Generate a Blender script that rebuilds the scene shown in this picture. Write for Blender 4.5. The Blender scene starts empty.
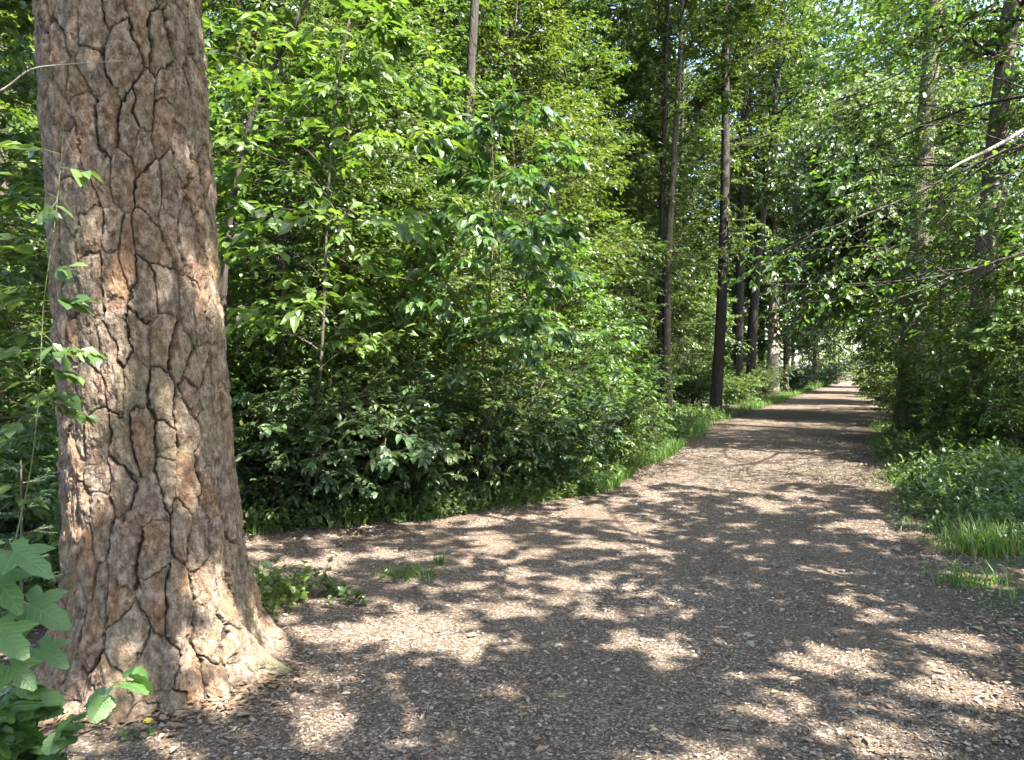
import bpy, math, time
import numpy as np
from math import radians, sin, cos, pi, tau
T0 = time.time()
SC = bpy.context.scene
COL = SC.collection
UP = np.array([0., 0., 1.])
F = 770.0; HOR = 368.0; CAMH = 1.6

def at(px, y):                       # pixel column + distance -> world x
    return (px - 512.0) / F * y
def hgt(py, y):                      # pixel row + distance -> height
    return CAMH - (py - HOR) / F * y

# ------------------------------------------------------------------ noise
_tab = np.random.default_rng(99).random((64, 64, 64)).astype(np.float32)
def vnoise(x, y, z=0.0):
    x, y, z = np.broadcast_arrays(np.asarray(x, float), np.asarray(y, float), np.asarray(z, float))
    xi, yi, zi = np.floor(x).astype(int), np.floor(y).astype(int), np.floor(z).astype(int)
    fx, fy, fz = x - xi, y - yi, z - zi
    fx = fx*fx*(3-2*fx); fy = fy*fy*(3-2*fy); fz = fz*fz*(3-2*fz)
    r = 0
    for a in (0, 1):
        wa = fx if a else 1-fx
        for b in (0, 1):
            wb = fy if b else 1-fy
            for c in (0, 1):
                wc = fz if c else 1-fz
                r = r + wa*wb*wc*_tab[(xi+a) & 63, (yi+b) & 63, (zi+c) & 63]
    return r*2-1
def fbm(x, y, z=0.0, o=3):
    r, a, s = 0, 1.0, 0
    for k in range(o):
        r = r + a*vnoise(np.asarray(x)*2**k+k*17.3, np.asarray(y)*2**k+k*5.1, np.asarray(z)*2**k+k*9.7)
        s += a; a *= .5
    return r/s
def sstep(a, b, x):
    t = np.clip((x-a)/(b-a), 0, 1); return t*t*(3-2*t)
def nrm(v):
    return v / np.maximum(np.linalg.norm(v, axis=-1, keepdims=True), 1e-9)

# ------------------------------------------------------------------ mesh output
def mesh(name, V, faces, mat, smooth=False, attrs=None):
    me = bpy.data.meshes.new(name)
    V = np.ascontiguousarray(V, dtype=np.float32).reshape(-1, 3)
    faces = [np.asarray(f) for f in faces if len(f)]
    me.vertices.add(len(V)); me.vertices.foreach_set('co', V.ravel())
    idx = np.concatenate([f.ravel() for f in faces]).astype(np.int32)
    tot = np.concatenate([np.full(len(f), f.shape[1]) for f in faces]).astype(np.int32)
    st = np.concatenate([[0], np.cumsum(tot)[:-1]]).astype(np.int32)
    me.loops.add(len(idx)); me.loops.foreach_set('vertex_index', idx)
    me.polygons.add(len(tot)); me.polygons.foreach_set('loop_start', st)
    me.polygons.foreach_set('loop_total', tot)
    me.update(calc_edges=True)
    for k, a in (attrs or {}).items():
        at_ = me.attributes.new(k, 'FLOAT', 'POINT'); at_.data.foreach_set('value', np.asarray(a, np.float32).ravel())
    if smooth: me.shade_smooth()
    else: me.shade_flat()
    me.materials.append(mat)
    return me
def obj(name, me, parent=None):
    o = bpy.data.objects.new(name, me); COL.objects.link(o)
    if parent is not None: o.parent = parent
    return o
def tag(o, label=None, cat=None, group=None, kind=None):
    if label: o['label'] = label
    if cat: o['category'] = cat
    if group: o['group'] = group
    if kind: o['kind'] = kind
    return o
def thing(name, label, cat, loc, rz=0, sc=1.0, group=None):
    o = bpy.data.objects.new(name, None); COL.objects.link(o)
    o.location = loc; o.rotation_euler = (0, 0, rz); o.scale = (sc,)*3
    o.empty_display_size = .2
    return tag(o, label, cat, group)
def dup(root, loc, rz, sc, label, group=None):
    r = root.copy(); COL.objects.link(r)
    r.location = loc; r.rotation_euler = (0, 0, rz); r.scale = (sc,)*3 if np.isscalar(sc) else sc
    r['label'] = label
    if 'group' in r: del r['group']
    if group: r['group'] = group
    for ch in list(root.children):
        c = ch.copy(); COL.objects.link(c); c.parent = r
    return r
class Bag:
    def __init__(s): s.V = []; s.Fc = []; s.n = 0
    def add(s, V, faces):
        V = np.asarray(V, float).reshape(-1, 3); s.V.append(V)
        for f in faces: s.Fc.append(np.asarray(f)+s.n)
        s.n += len(V)
    def mesh(s, name, mat, smooth=False):
        by = {}
        for f in s.Fc: by.setdefault(f.shape[1], []).append(f)
        return mesh(name, np.concatenate(s.V), [np.concatenate(v) for v in by.values()], mat, smooth)

# ------------------------------------------------------------------ materials
def mat(name):
    m = bpy.data.materials.new(name); m.use_nodes = True
    nt = m.node_tree; nt.nodes.clear()
    out = nt.nodes.new('ShaderNodeOutputMaterial')
    return m, nt, out
def N(nt, t, **k):
    n = nt.nodes.new(t)
    for a, v in k.items():
        if a.startswith('i_'): n.inputs[a[2:].replace('_', ' ')].default_value = v
        else: setattr(n, a, v)
    return n
def ramp(nt, fac, stops, interp='LINEAR'):
    r = nt.nodes.new('ShaderNodeValToRGB'); r.color_ramp.interpolation = interp
    e = r.color_ramp.elements
    while len(e) < len(stops): e.new(.5)
    for q, (p, c) in zip(e, stops):
        q.position = p; q.color = (*c, 1) if len(c) == 3 else c
    nt.links.new(fac, r.inputs[0]); return r.outputs[0]
def mixc(nt, f, a, b, mode='MIX'):
    m = nt.nodes.new('ShaderNodeMix'); m.data_type = 'RGBA'; m.blend_type = mode
    for s, v in ((m.inputs[0], f), (m.inputs[6], a), (m.inputs[7], b)):
        if isinstance(v, bpy.types.NodeSocket): nt.links.new(v, s)
        else: s.default_value = v if np.isscalar(v) else (*v, 1)
    return m.outputs[2]
def noise(nt, vec, scale, detail=4, rough=.55):
    n = N(nt, 'ShaderNodeTexNoise'); n.inputs['Scale'].default_value = scale
    n.inputs['Detail'].default_value = detail; n.inputs['Roughness'].default_value = rough
    if vec is not None: nt.links.new(vec, n.inputs['Vector'])
    return n.outputs['Fac']
def mapping(nt, vec, scale):
    m = N(nt, 'ShaderNodeMapping'); m.inputs['Scale'].default_value = scale
    nt.links.new(vec, m.inputs['Vector']); return m.outputs[0]

def leaf_mat(name, cols, trans=.36, rough=.38, spec=.5, warm=(1.62, 1.7, .58)):
    """leaf: each leaf takes its own green from the ramp; the blade lets light through"""
    m, nt, out = mat(name)
    g = N(nt, 'ShaderNodeNewGeometry')
    n = len(cols)
    c = ramp(nt, g.outputs['Random Per Island'], [(i/(n-1), q) for i, q in enumerate(cols)])
    oi = N(nt, 'ShaderNodeObjectInfo')
    hs = N(nt, 'ShaderNodeHueSaturation')
    mr = N(nt, 'ShaderNodeMapRange'); mr.inputs[3].default_value = .475; mr.inputs[4].default_value = .515
    nt.links.new(oi.outputs['Random'], mr.inputs[0]); nt.links.new(mr.outputs[0], hs.inputs['Hue'])
    nt.links.new(c, hs.inputs['Color'])
    c = hs.outputs[0]
    p = N(nt, 'ShaderNodeBsdfPrincipled'); p.inputs['Roughness'].default_value = rough
    p.inputs['Specular IOR Level'].default_value = spec
    nt.links.new(c, p.inputs['Base Color'])
    t = N(nt, 'ShaderNodeBsdfTranslucent')
    nt.links.new(mixc(nt, 1.0, c, warm, 'MULTIPLY'), t.inputs['Color'])
    mx = N(nt, 'ShaderNodeMixShader'); mx.inputs[0].default_value = trans
    nt.links.new(p.outputs[0], mx.inputs[1]); nt.links.new(t.outputs[0], mx.inputs[2])
    nt.links.new(mx.outputs[0], out.inputs[0])
    return m
G = {
 'fresh': leaf_mat('leaf_fresh', [(.045, .085, .022), (.068, .115, .028), (.088, .14, .034), (.118, .165, .04)], .42),
 'dark':  leaf_mat('leaf_dark',  [(.028, .06, .025), (.04, .077, .03), (.055, .095, .036), (.078, .118, .045)], .3, .34),
 'mid':   leaf_mat('leaf_mid',   [(.036, .072, .022), (.054, .096, .028), (.072, .118, .034), (.10, .145, .042)], .36, .38),
 'grey':  leaf_mat('leaf_greygreen', [(.085, .115, .06), (.115, .15, .075), (.14, .175, .09), (.17, .205, .11)], .3, .32),
 'tree':  leaf_mat('leaf_canopy', [(.034, .066, .018), (.052, .09, .022), (.068, .108, .027), (.095, .135, .034)], .4),
 'grass': leaf_mat('grass_blade', [(.05, .11, .02), (.07, .14, .025), (.09, .17, .03), (.13, .18, .05)], .4, .5),
 'lobed': leaf_mat('leaf_lobed', [(.06, .15, .035), (.075, .17, .04)], .3, .4),
 'needle': leaf_mat('needle', [(.03, .07, .03), (.04, .09, .035)], .1, .5),
}
def bark_mat(name, a, b, c, scale=7., zs=.22, moss=0.0, bump=.6):
    m, nt, out = mat(name)
    tc = N(nt, 'ShaderNodeTexCoord'); v = mapping(nt, tc.outputs['Object'], (1, 1, zs))
    n1 = noise(nt, v, scale*2.2, 6, .65); n2 = noise(nt, tc.outputs['Object'], scale*.35, 3)
    vo = N(nt, 'ShaderNodeTexVoronoi'); vo.feature = 'DISTANCE_TO_EDGE'; vo.inputs['Scale'].default_value = scale*2.4
    nt.links.new(v, vo.inputs['Vector'])
    col = ramp(nt, n1, [(.3, a), (.52, b), (.72, c)])
    if moss:
        col = mixc(nt, ramp(nt, n2, [(.5, (0, 0, 0)), (.62, (moss,)*3)]), col, (.05, .075, .02))
    p = N(nt, 'ShaderNodeBsdfPrincipled'); p.inputs['Roughness'].default_value = .9
    p.inputs['Specular IOR Level'].default_value = .25
    nt.links.new(col, p.inputs['Base Color'])
    ad = N(nt, 'ShaderNodeMath', operation='ADD'); nt.links.new(n1, ad.inputs[0])
    mm = N(nt, 'ShaderNodeMath', operation='MINIMUM'); mm.inputs[1].default_value = .12
    nt.links.new(vo.outputs['Distance'], mm.inputs[0])
    m2 = N(nt, 'ShaderNodeMath', operation='MULTIPLY'); m2.inputs[1].default_value = 5
    nt.links.new(mm.outputs[0], m2.inputs[0]); nt.links.new(m2.outputs[0], ad.inputs[1])
    bp = N(nt, 'ShaderNodeBump'); bp.inputs['Strength'].default_value = bump; bp.inputs['Distance'].default_value = .02
    nt.links.new(ad.outputs[0], bp.inputs['Height']); nt.links.new(bp.outputs[0], p.inputs['Normal'])
    nt.links.new(p.outputs[0], out.inputs[0])
    return m
BK = {
 'dark': bark_mat('bark_dark', (.024, .019, .015), (.042, .034, .027), (.075, .06, .046), 6),
 'brown': bark_mat('bark_brown', (.06, .047, .035), (.11, .085, .062), (.17, .135, .1), 6, moss=.6),
 'pale': bark_mat('bark_pale', (.16, .13, .1), (.26, .22, .18), (.36, .31, .26), 5),
 'bare': bark_mat('bark_sun_tint', (.34, .28, .22), (.46, .4, .33), (.58, .52, .44), 5),  # pale bark lightened further in colour, standing in for sunlight on the trunk
 'twig': bark_mat('bark_twig', (.05, .04, .03), (.085, .068, .048), (.13, .105, .075), 16),
 'green': bark_mat('stem_green', (.07, .09, .03), (.1, .12, .045), (.14, .15, .07), 12),
}
# ------------------------------------------------------------------ the terrain
YL = [-40, 0, 3, 5, 6.6, 7.3, 8.0, 9.6, 14, 20, 26, 38, 72, 120, 200]
XL = [-20, -2.9, -2.7, -3.1, -3.5, -2.6, -.85, 1.05, 2.75, 5.1, 7.6, 13.4, 29.6, 51.5, 88]
YR = [-40, 0, 3, 4.3, 6.1, 10, 15, 20, 24, 27, 30, 38, 72, 120, 200]
XR = [-14, 1.6, 2.4, 2.85, 3.5, 4.75, 7.0, 9.4, 12, 15.2, 15.2, 18.7, 33.6, 55.5, 92]
def xl(y): return np.interp(y, YL, XL) + .16*vnoise(np.asarray(y)*1.3, 3.3) + .07*vnoise(np.asarray(y)*4.1, 8.1)
def xr(y): return np.interp(y, YR, XR) + .16*vnoise(np.asarray(y)*1.2, 13.3) + .07*vnoise(np.asarray(y)*4.3, 18.1)
def base(x, y):
    x = np.asarray(x, float); y = np.asarray(y, float)
    h = .035*vnoise(x*.45, y*.45, 2.2) + .05*vnoise(x*.12, y*.12, 7.7)
    d = np.maximum(np.interp(y, YL, XL)-x, x-np.interp(y, YR, XR))   # >0 outside the path
    h = h*sstep(-1.5, 1.5, d)*1.0 + .10*sstep(0, 2.0, d)
    return h
def inside(x, y):
    return np.minimum(x-np.interp(y, YL, XL), np.interp(y, YR, XR)-x)

def ground_mat(name, cols, chip=70., big=.7, green=0.0, bump=.5, edge=False):
    m, nt, out = mat(name)
    tc = N(nt, 'ShaderNodeTexCoord'); v = tc.outputs['Object']
    vo = N(nt, 'ShaderNodeTexVoronoi'); vo.inputs['Scale'].default_value = chip
    wv = N(nt, 'ShaderNodeVectorMath', operation='ADD')
    nz = N(nt, 'ShaderNodeTexNoise'); nz.inputs['Scale'].default_value = 22
    sc = N(nt, 'ShaderNodeVectorMath', operation='SCALE'); sc.inputs['Scale'].default_value = .03
    nt.links.new(v, nz.inputs['Vector']); nt.links.new(nz.outputs['Color'], sc.inputs[0])
    nt.links.new(v, wv.inputs[0]); nt.links.new(sc.outputs[0], wv.inputs[1]); nt.links.new(wv.outputs[0], vo.inputs['Vector'])
    sx = N(nt, 'ShaderNodeSeparateColor'); nt.links.new(vo.outputs['Color'], sx.inputs[0])
    c1 = ramp(nt, sx.outputs[0], [(0, cols[0]), (.45, cols[1]), (.8, cols[2]), (1, cols[3])])
    nb = noise(nt, v, big, 6, .6)
    c2 = mixc(nt, ramp(nt, nb, [(.35, (0, 0, 0)), (.65, (1, 1, 1))]), c1, mixc(nt, .55, c1, cols[4]))
    if green:
        ng = noise(nt, v, .9, 7, .7)
        c2 = mixc(nt, ramp(nt, ng, [(.5, (0, 0, 0)), (.6, (green,)*3)]), c2, (.03, .055, .015))
    if edge:
        ea = N(nt, 'ShaderNodeAttribute', attribute_name='edge').outputs['Fac']
        en = N(nt, 'ShaderNodeMath', operation='MULTIPLY_ADD'); en.inputs[1].default_value = 1.5; en.inputs[2].default_value = -.75
        nt.links.new(noise(nt, v, 3.2, 6, .7), en.inputs[0])
        es = N(nt, 'ShaderNodeMath', operation='ADD'); nt.links.new(ea, es.inputs[0]); nt.links.new(en.outputs[0], es.inputs[1])
        c2 = mixc(nt, ramp(nt, es.outputs[0], [(.35, (0, 0, 0)), (.75, (1, 1, 1))]), c2, mixc(nt, .72, c2, (.06, .042, .028)))
    p = N(nt, 'ShaderNodeBsdfPrincipled'); p.inputs['Roughness'].default_value = .95
    p.inputs['Specular IOR Level'].default_value = .2
    nt.links.new(c2, p.inputs['Base Color'])
    n2 = noise(nt, v, 55, 5, .7)
    ad = N(nt, 'ShaderNodeMath', operation='ADD'); nt.links.new(n2, ad.inputs[0]); nt.links.new(sx.outputs[1], ad.inputs[1])
    bp = N(nt, 'ShaderNodeBump'); bp.inputs['Strength'].default_value = bump; bp.inputs['Distance'].default_value = .012
    nt.links.new(ad.outputs[0], bp.inputs['Height']); nt.links.new(bp.outputs[0], p.inputs['Normal'])
    nt.links.new(p.outputs[0], out.inputs[0])
    return m
M_path = ground_mat('path_grit', [(.034, .025, .017), (.088, .063, .043), (.16, .122, .089), (.315, .262, .208), (.08, .055, .036)], 95, bump=.8, edge=True)
M_floor = ground_mat('forest_soil', [(.04, .028, .018), (.07, .05, .032), (.10, .075, .048), (.15, .115, .075), (.05, .035, .02)], 40, .5, .8)

def grid_mesh(xs, ys, hf, name, m):
    X, Y = np.meshgrid(xs, ys); Z = hf(X, Y)
    nx, ny = len(xs), len(ys)
    i = np.arange(nx*ny).reshape(ny, nx)
    q = np.stack([i[:-1, :-1], i[:-1, 1:], i[1:, 1:], i[1:, :-1]], -1).reshape(-1, 4)
    return mesh(name, np.stack([X, Y, Z], -1), [q], m, True)
def spread(lo, hi, a, b, fine, grow):
    c = list(np.arange(a, b, fine)); s = fine
    x = c[-1]
    while x < hi: s *= grow; x += s; c.append(x)
    x = a; s = fine; pre = []
    while x > lo: s *= grow; x -= s; pre.append(x)
    return np.array(pre[::-1]+c)
def floor_h(x, y): return base(x, y) - .07*sstep(.12, .5, inside(x, y))
o = obj('forest_floor', grid_mesh(spread(-600, 600, -6, 14, .14, 1.09), spread(-600, 900, 0, 28, .14, 1.07), floor_h, 'forest_floor', M_floor))
tag(o, 'dark brown woodland soil and leaf mould on both sides of the path', 'ground', kind='structure')
def path_sheet():
    ys = np.concatenate([np.arange(-40, 1.6, .8), np.arange(1.6, 9, .04), np.arange(9, 20, .1), np.arange(20, 60, .4), np.arange(60, 200, 2.)])
    us = np.linspace(0, 1, 170)
    Y = np.repeat(ys[:, None], len(us), 1)
    X = xl(ys)[:, None]*(1-us) + xr(ys)[:, None]*us
    rough = .010*vnoise(X*3, Y*3, 1.5) + .006*vnoise(X*9, Y*9, 4.) + .004*vnoise(X*22, Y*22, 4.)
    near = 1-sstep(14, 20, Y)
    edge = np.minimum(us, 1-us)[None, :]*6
    Z = base(X, Y) + .014 + rough*near - .05*(1-sstep(0, .12, edge))
    n = len(us); i = np.arange(n*len(ys)).reshape(-1, n)
    q = np.stack([i[:-1, :-1], i[:-1, 1:], i[1:, 1:], i[1:, :-1]], -1).reshape(-1, 4)
    return mesh('path', np.stack([X, Y, Z], -1), [q], M_path, True, {'edge': np.exp(-np.maximum(inside(X, Y), 0)/.55)})
tag(obj('path', path_sheet()), 'broad brown grit and bark path running off to a bright gap in the wood', 'path', kind='structure')

# ------------------------------------------------------------------ curves, tubes, leaves
def cpt(c, t):           # t (n,m) -> points (n,m,3), tangents
    t = t[..., None]; L = c['L'][:, None, None]
    P = c['P'][:, None] + L*(t*c['D'][:, None] + t**2*c['B'][:, None] + np.sin(pi*t)*t*c['W'][:, None] + np.sin(2*pi*t)*c['W2'][:, None])
    T = c['D'][:, None] + 2*t*c['B'][:, None] + (np.sin(pi*t)+pi*t*np.cos(pi*t))*c['W'][:, None] + 2*pi*np.cos(2*pi*t)*c['W2'][:, None]
    return P, nrm(T)
def curves(P, D, L, bend, r, rng, wob=.06, grav=0.0):
    n = len(P); P = np.asarray(P, float); D = nrm(np.asarray(D, float)); L = np.broadcast_to(L, n).astype(float)
    B = np.zeros((n, 3)) + np.asarray(bend, float); B[:, 2] += grav
    return dict(P=P, D=D, L=L, B=B, W=rng.normal(0, wob, (n, 3)), W2=rng.normal(0, wob*.35, (n, 3)), r=np.broadcast_to(r, n).astype(float))
def spawn(c, m, t0, t1, ang, aj, lenf, rng, planar=True, jit=.35, bend=(0, 0, 0), rf=.5, wob=.06, prof=None):
    n = len(c['L'])
    t = t0 + (t1-t0)*(np.arange(m)[None]+rng.random((n, m)))/m
    P, T = cpt(c, t)
    S = np.cross(T, UP); bad = np.linalg.norm(S, axis=-1) < .25
    S = np.where(bad[..., None], np.array([1., 0, 0])-T*T[..., :1], S); S = nrm(S)
    U = np.cross(S, T)
    if planar: phi = (np.arange(m)[None] % 2)*pi + rng.normal(0, jit, (n, m))
    else: phi = np.arange(m)[None]*2.4 + rng.random((n, 1))*tau + rng.normal(0, jit, (n, m))
    a = ang + rng.normal(0, aj, (n, m))
    D = np.cos(a)[..., None]*T + np.sin(a)[..., None]*(np.cos(phi)[..., None]*S + np.sin(phi)[..., None]*U)
    s = (t-t0)/max(t1-t0, 1e-6)
    pr = prof(s) if prof else (1-.6*s)
    L = c['L'][:, None]*lenf*pr*rng.uniform(.7, 1.25, (n, m))
    r = c['r'][:, None]*(1-.7*t)*rf
    return curves(P.reshape(-1, 3), D.reshape(-1, 3), L.ravel(), bend, r.ravel(), rng, wob)
def tube(bag, c, k=5, s=5, taper=.35, rmin=.0015):
    n = len(c['L']); t = np.linspace(0, 1, k)
    P, T = cpt(c, np.repeat(t[None], n, 0))
    ref = np.where(np.abs(c['D'][:, 2:3]) > .85, np.array([[1., 0, 0]]), UP[None])
    A = nrm(np.cross(c['D'], ref)); B = np.cross(c['D'], A)
    th = np.arange(s)/s*tau
    rr = np.maximum(c['r'][:, None]*(1-(1-taper)*t[None]), rmin)
    ring = np.cos(th)[:, None]*A[:, None, None] + np.sin(th)[:, None]*B[:, None, None]
    V = P[:, :, None] + rr[:, :, None, None]*ring
    i = np.arange(n*k*s).reshape(n, k, s); j = np.roll(i, -1, 2)
    q = np.stack([i[:, :-1], j[:, :-1], j[:, 1:], i[:, 1:]], -1).reshape(-1, 4)
    bag.add(V, [q])
LT = {
 'simple': (np.array([[0, 0, 0], [1, 0, -.12], [.42, .27, .05], [.42, -.27, .05]]), [np.array([[0, 1, 2], [0, 3, 1]])]),
 'ovate': (np.array([[0, 0, 0], [.3, 0, -.01], [.66, 0, -.04], [1, 0, -.15], [.26, .25, .05], [.26, -.25, .05], [.64, .2, 0], [.64, -.2, 0]]),
           [np.array([[0, 1, 4], [0, 5, 1], [6, 2, 3], [2, 7, 3]]), np.array([[4, 1, 2, 6], [1, 5, 7, 2]])]),
}
def _lobed():
    # palmate outline: five pointed lobes, centre rib vertices
    out = [(0, 0), (-.06, .16), (-.10, .30), (.06, .30), (.10, .46), (.22, .62), (.34, .46), (.42, .30), (.55, .36), (.74, .46), (.78, .28), (.80, .16), (1.02, 0)]
    pts = out + [(x, -y) for x, y in out[-2:0:-1]]
    V = [(x, y, .10*abs(y)-.16*x*x) for x, y in pts] + [(.22, 0, -.015), (.5, 0, -.05), (.78, 0, -.1)]
    n = len(pts); a, b, c = n, n+1, n+2
    Fq = []
    for i in range(n):
        j = (i+1) % n; mx = (pts[i][0]+pts[j][0])/2
        ctr = a if mx < .33 else (b if mx < .66 else c)
        Fq.append((i, j, ctr))
    for i in (6, 7, n-7, n-6): pass
    # stitch between rib centres
    ring = [(a if (pts[i][0]+pts[(i+1) % n][0])/2 < .33 else (b if (pts[i][0]+pts[(i+1) % n][0])/2 < .66 else c)) for i in range(n)]
    for i in range(n):
        p, q = ring[i-1], ring[i]
        if p != q: Fq.append((i, q, p))
    return np.array(V), [np.array(Fq)]
LT['lobed'] = _lobed()
def leaves(bag, P, D, Nn, L, rng, kind='simple', wid=1.0):
    V, fs = LT[kind]; n = len(P)
    D = nrm(D); Bv = nrm(np.cross(Nn, D)); Nn = np.cross(D, Bv)
    L = np.broadcast_to(L, n)
    W = L*wid*rng.uniform(.85, 1.15, n); curl = rng.uniform(.3, 1.7, n)
    X = (P[:, None] + (V[None, :, :1]*L[:, None, None])*D[:, None] + (V[None, :, 1:2]*W[:, None, None])*Bv[:, None]
         + (V[None, :, 2:]*L[:, None, None]*curl[:, None, None])*Nn[:, None])
    off = (np.arange(n)*len(V))[:, None, None]
    bag.add(X, [(f[None]+off).reshape(-1, f.shape[1]) for f in fs])
def leaf_twigs(bag, c, m, size, rng, kind='simple', ang=.95, t0=.12, droop=.25, tilt=.4, wid=1.0):
    n = len(c['L'])
    t = t0 + (1-t0)*(np.arange(m)[None]+rng.uniform(.2, .8, (n, m)))/m
    P, T = cpt(c, t)
    S = np.cross(T, UP); S = nrm(np.where(np.linalg.norm(S, axis=-1, keepdims=True) < .2, np.array([1., 0, 0]), S))
    sd = np.where((np.arange(m)[None]+np.arange(n)[:, None]) % 2, 1., -1.)
    a = (ang*(1-.55*t) + rng.normal(0, .25, (n, m)))
    D = np.cos(a)[..., None]*T + (np.sin(a)*sd)[..., None]*S + rng.normal(0, .18, (n, m, 3))
    D[..., 2] -= droop
    Nn = UP + rng.normal(0, tilt, (n, m, 3))
    L = size*rng.uniform(.55, 1.2, (n, m))*(1-.15*t)
    leaves(bag, P.reshape(-1, 3), D.reshape(-1, 3), Nn.reshape(-1, 3), L.ravel(), rng, kind, wid)

# ------------------------------------------------------------------ plants
def make_shrub(seed, H=2.0, W=1.1, stems=9, br=9, tw=5, lv=7, size=.09, kind='ovate', wid=1.0, lean=(0, 0), up=.9, droop=.25):
    rng = np.random.default_rng(seed); wood, fol = Bag(), Bag()
    az = np.arange(stems)*2.4 + rng.random(stems)*1.2
    out = rng.uniform(.15, 1.0, stems)*W/H
    D = np.stack([np.cos(az)*out, np.sin(az)*out, np.full(stems, up)], 1); D[:, :2] += lean
    P = np.stack([np.cos(az)*.12, np.sin(az)*.12, np.full(stems, -.06)], 1)
    c0 = curves(P, D, H*rng.uniform(.6, 1.05, stems), np.stack([np.cos(az)*.25, np.sin(az)*.25, -.18+0*az], 1), .016*H/2, rng, .06)
    tube(wood, c0, 7, 6)
    c1 = spawn(c0, br, .08, .98, .95, .2, .42, rng, planar=False, bend=(0, 0, .02), prof=lambda s: .95-.45*s)
    tube(wood, c1, 5, 4)
    c2 = spawn(c1, tw, .15, .98, .8, .2, .48, rng, planar=True, bend=(0, 0, -.08))
    tube(wood, c2, 3, 3, rmin=.001)
    leaf_twigs(fol, c2, lv, size, rng, kind, droop=droop, wid=wid)
    leaf_twigs(fol, c1, lv, size, rng, kind, t0=.3, droop=droop, wid=wid)
    return wood, fol
def make_sapling(seed, H=6.0, R=1.7, limbs=50, t0=.1, br=9, tw=4, lv=6, size=.11, kind='ovate', ang=1.2, bend=-.12, lean=(0, 0), dia=.07, curve=(0, 0), wid=1.0, top=.35, droop=.25, lb=0.5, tilt=.4):
    rng = np.random.default_rng(seed); stem, wood, fol = Bag(), Bag(), Bag()
    c0 = curves([[0, 0, -.08]], [[lean[0], lean[1], 1]], H, (curve[0], curve[1], 0), dia/2, rng, .018)
    tube(stem, c0, 24, 10, .2)
    prof = lambda s: np.minimum(lb+(1-lb)*s/.3, 1)*(1-(1-top)*np.clip((s-.3)/.7, 0, 1)**1.6)
    c1 = spawn(c0, limbs, t0, .985, ang, .18, R/H, rng, planar=False, bend=(0, 0, bend), rf=.42, prof=prof, wob=.07)
    tube(wood, c1, 7, 5, .25)
    c2 = spawn(c1, br, .12, .98, .85, .18, .62, rng, planar=True, jit=.35, bend=(0, 0, -.10), rf=.5)
    tube(wood, c2, 4, 3, rmin=.0012)
    if tw:
        c3 = spawn(c2, tw, .2, .98, .8, .2, .75, rng, planar=True, jit=.45, bend=(0, 0, -.12), rf=.5)
        leaf_twigs(fol, c3, lv, size, rng, kind, wid=wid, droop=droop, tilt=tilt)
    leaf_twigs(fol, c2, lv, size, rng, kind, t0=.25, wid=wid, droop=droop, tilt=tilt)
    return stem, wood, fol
def put_shrub(name, label, cat, x, y, sh, leafm, group=None, rz=0, sc=1.0, smooth=False):
    wood, fol = sh
    t = thing(name, label, cat, (x, y, float(base(x, y))-.02), rz, sc, group)
    obj('stem', wood.mesh('stem', BK['twig'], True), t); obj('foliage', fol.mesh('foliage', leafm, smooth), t)
    return t
def put_sapling(name, label, x, y, sp, leafm, bark='twig', cat='sapling', group=None, rz=0, sc=1.0):
    stem, wood, fol = sp
    t = thing(name, label, cat, (x, y, float(base(x, y))-.02), rz, sc, group)
    obj('trunk', stem.mesh('trunk', BK[bark], True), t)
    obj('branches', wood.mesh('branches', BK['twig'], True), t); obj('crown', fol.mesh('crown', leafm), t)
    return t
def trunk_bag(H, dia, lean, curve, rng, flare=.5, rings=90, sides=28, top=.3):
    b = Bag(); z = np.linspace(0, 1, rings)**1.35
    th = np.arange(sides)/sides*tau
    c = curves([[0, 0, -.1]], [[lean[0], lean[1], 1]], H, (curve[0], curve[1], 0), dia/2, rng, .008)
    P, _ = cpt(c, z[None]); P = P[0]
    hz = z*H; ph = rng.random()*tau
    Rr = dia/2*(1-(1-top)*z)[:, None]*(1+.05*vnoise(np.cos(th)[None]*1.2+hz[:, None]*.4+seedoff(rng), np.sin(th)[None]*1.2, hz[:, None]*.8)
         + .035*vnoise(np.cos(th)[None]*5, np.sin(th)[None]*5, hz[:, None]*2.5))
    lob = .5+.5*np.cos(th[None]*5+ph)*.6+.3*np.cos(th[None]*3+ph*2)
    Rr = Rr + dia/2*flare*lob*np.exp(-hz/(dia*.8))[:, None] + dia/2*flare*.35*np.exp(-hz/(dia*1.2))[:, None]
    V = P[:, None] + Rr[..., None]*np.stack([np.cos(th), np.sin(th), 0*th], 1)[None]
    i = np.arange(rings*sides).reshape(rings, sides); j = np.roll(i, -1, 1)
    b.add(V, [np.stack([i[:-1], j[:-1], j[1:], i[1:]], -1).reshape(-1, 4)])
    return b, c
def seedoff(rng): return rng.random()*30
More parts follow.
